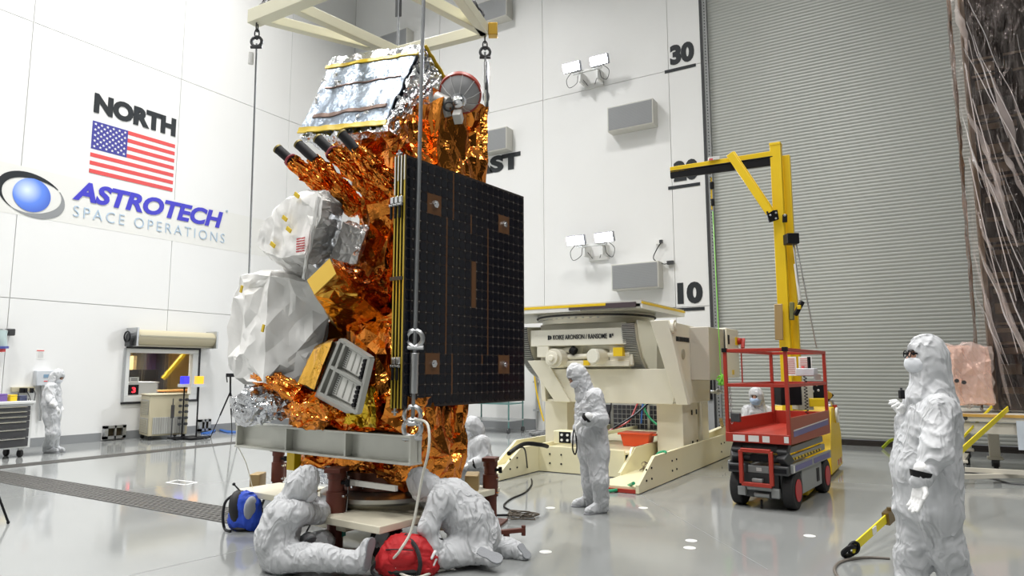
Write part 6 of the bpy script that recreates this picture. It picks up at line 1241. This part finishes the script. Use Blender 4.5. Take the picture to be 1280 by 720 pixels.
# --- kneeling person at right of the dolly
D = 5.92; J = dict(head=dp(527, 606, 6.0), neck=dp(545, 613, 5.98), chest=dp(565, 628, 5.95), belly=dp(586, 648, D), pelvis=dp(597, 668, D), shl=dp(550, 626, 5.72), shr=dp(556, 612, 6.15), ell=dp(536, 660, 5.62), wrl=dp(544, 684, 5.60), til=dp(544, 700, 5.56),
    elr=dp(532, 622, 6.35), wrr=dp(510, 610, 6.38), tir=dp(497, 606, 6.38), hpl=dp(593, 680, 5.80), hpr=dp(600, 676, 6.05), knl=dp(554, 693, 5.66), knr=dp(575, 686, 6.2))
J['anl'] = dp(604, 691, 5.72); J['anr'] = dp(640, 686, 6.05)
person('person in white coverall kneeling bent forward under the beam, grey boot soles showing', zed(J['pelvis'], 0), J, LEFT*.7+HF*.45-Z*.55, Z+LEFT*.7, 1.0, .011, seed=5, band=('l',), feet=(('l', dp(598, 687, 5.62), dp(627, 700, 5.56), Z*.8-HF*.6), ('r', dp(650, 680, 5.98), dp(662, 697, 5.94), VR0*.75-HF*.55+Z*.2)), hands=(('l', LEFT-HF*.2, .45), ('r', HF, .5)), torso=1.22, headk=1.02)
# --- seated person behind the satellite
D = 8.95; J = dict(head=dp(591, 534, 8.9), neck=dp(596, 546, 8.95), chest=dp(597, 560, D), belly=dp(600, 576, D), pelvis=dp(602, 590, D), shl=dp(602, 553, 8.78), shr=dp(594, 553, 9.12), ell=dp(606, 574, 8.72), wrl=dp(588, 581, 8.65), til=dp(576, 585, 8.65), elr=dp(588, 574, 9.15), wrr=dp(578, 582, 9.0), tir=dp(570, 585, 8.95),
    hpl=dp(600, 593, 8.85), hpr=dp(597, 593, 9.02), knl=dp(572, 590, 8.75), knr=dp(566, 590, 9.0)); J['anl'] = zed(dp(566, 608, 8.8), .1); J['anr'] = zed(dp(560, 606, 9.0), .1)
h1, t1 = foot(J['anl'], LEFT); h2, t2 = foot(J['anr'], LEFT)
person('person in white coverall seated low behind the satellite at right', zed(J['pelvis'], 0), J, LEFT*.9-Z*.3-HF*.1, Z+LEFT*.3, 1.0, .016, seed=6, band=('l',), feet=(('l', h1, t1, -Z), ('r', h2, t2, -Z)), hands=(('l', -Z, .4), ('r', -Z, .4)))
q = zed(J['pelvis'], 0); t = thing('low_stool', 'low grey stool under the seated person behind satellite', 'stool', q); part('seat', MB().cyl((0, 0, .07), (0, 0, .10), .17, n=20), DGREY, t, world=False)
for k in range(4): a = k*math.pi/2+.6; part('leg', MB().cyl((.12*math.cos(a), .12*math.sin(a), .07), (.15*math.cos(a), .15*math.sin(a), 0), .015, n=8), DGREY, t, world=False)
# --- person behind the scissor lift
D = 10.6; J = dict(head=dp(945, 495, 10.5), neck=dp(948, 508, D), chest=dp(947, 522, D), belly=dp(947, 540, D), pelvis=dp(947, 552, D), shr=dp(935, 514, 10.55), shl=dp(960, 515, 10.65), elr=dp(928, 536, 10.5), wrr=dp(936, 550, 10.3), tir=dp(942, 555, 10.15), ell=dp(968, 536, 10.6), wrl=dp(960, 550, 10.35), til=dp(954, 555, 10.2),
    hpr=dp(941, 556, 10.55), hpl=dp(953, 556, 10.6), knr=dp(938, 560, 10.15), knl=dp(956, 560, 10.2)); J['anr'] = zed(dp(938, 580, 10.25), .1); J['anl'] = zed(dp(956, 580, 10.3), .1)
h1, t1 = foot(J['anl'], -HF); h2, t2 = foot(J['anr'], -HF)
person('person in white hood and pale blue mask seen behind the red lift', zed(J['pelvis'], 0), J, -HF*.8+LEFT*.55-Z*.2, Z, 1.0, .017, seed=7, mask=MASKB, feet=(('l', h1, t1, -Z), ('r', h2, t2, -Z)), hands=(('l', -Z, .4), ('r', -Z, .4)))
q = zed(J['pelvis'], 0)+HF*.1; t = thing('equipment_case', 'grey case behind the lift used as a seat', 'case', q); part('box', MB().bb(-.3, .3, -.2, .2, 0, .36), DGREY, t, world=False, bevel=.02); part('lid', MB().bb(-.31, .31, -.21, .21, .36, .42), DGREY, t, world=False, bevel=.01)
# ================================================================== BAGS
def bag(name, label, base, rot, m, w_, d_, h_, lean):
    t = thing(name, label, 'bag', base, rot); s = SDF(); fr = (Vector((1, 0, 0)), Vector((0, 1, 0)), Vector((0, 0, 1)))
    s.ell((0, 0, h_*.5), (w_*.5, d_*.5, h_*.55), fr, .06); s.cap((-w_*.28, 0, h_*.25), (w_*.28, 0, h_*.25), d_*.42, None, .06); s.cap((-w_*.2, lean*.5, h_*.7), (w_*.2, lean*.5, h_*.7), d_*.3, None, .06); s.cut((0, 0, .005), (0, 0, -1))
    V_, Q_ = s.mesh('bag_body', .011, .010, 12, len(label)); npmesh('bag_body', V_, Q_, m, t, (0, 0, 0)); return t
BRED = mat('bag_red', (.50, .010, .015), .65, bump=('noise', 40, .3)); BBLU = mat('bag_blue', (.015, .07, .55), .55, bump=('noise', 40, .3)); NYL = mat('black_nylon', (.012, .012, .014), .6)
t = bag('red_backpack', 'red and black backpack lying on floor before the dolly wheel', fl(510, 716), YAW-math.pi/2, BRED, .44, .30, .27, .0)
part('black_base', MB().ball((0, 0, .045), (.225, .16, .06), 20, 8), NYL, t, world=False); part('front_pocket', MB().ball((-.02, -.10, .14), (.13, .08, .08), 16, 8), BRED, t, world=False)
part('strap', MB().tube(smoothpath([(-.02, -.02, .29), (.08, -.13, .22), (.12, -.19, .12), (.10, -.17, .03)]), .018, 6), NYL, t, world=False); part('strap', MB().tube(smoothpath([(-.22, .0, .12), (-.27, -.08, .04), (-.18, -.18, .015)]), .014, 6), NYL, t, world=False)
part('zip', MB().tube(smoothpath([(-.16, -.10, .2), (-.05, -.17, .22), (.06, -.16, .21)]), .005, 5), NYL, t, world=False)
pt = part('white_patch', MB().box((.03, -.085, .245), (.05, .045, .012), Matrix.Rotation(.7, 3, 'X')), PAPER, t, world=False); 
t = bag('blue_backpack', 'blue and black backpack standing on floor beside the drain', fl(306, 662), YAW-math.pi/2-.3, BBLU, .28, .24, .36, .0)
part('black_panel', MB().ball((-.05, -.02, .20), (.09, .13, .19), 18, 10, Matrix.Rotation(-.25, 3, 'Y')), NYL, t, world=False); part('base', MB().ball((0, 0, .03), (.14, .12, .04), 18, 6), NYL, t, world=False)
for s_ in (-1, 1): part('strap', MB().tube(smoothpath([(-.08, .05*s_, .36), (-.17, .06*s_-.03, .28), (-.18, .06*s_-.05, .14), (-.16, .05*s_-.05, .02), (-.05, .05*s_-.10, .012)]), .014, 6), NYL, t, world=False)
part('handle', MB().cyl((-.06, 0, .36), (-.14, -.02, .44), .008, n=8).ball((-.14, -.02, .44), .016, 8, 6), NYL, t, world=False); part('mesh_pocket', MB().ball((.10, -.05, .22), (.05, .09, .12), 12, 8), mat('mesh_grey', (.35, .37, .42), .6), t, world=False)
tag(part('dark_rod', MB().cyl(fl(352, 716, .01), fl(366, 708, .01), .01, n=8).cyl(fl(366, 708, .01), fl(372, 703, .012), .016, n=8), BLACK), 'short dark rod on floor beside the seated person', 'tool')
tag(part('black_lead', MB().tube(smoothpath([dp(389, 641, 5.9), dp(388, 655, 5.95), dp(382, 668, 5.95), fl(378, 690, .01), fl(395, 695, .01)]), .007, 6), BLACK), 'black lead hanging below the seated person arm', 'cable')
print('script seconds', round(time.time()-T0, 1))
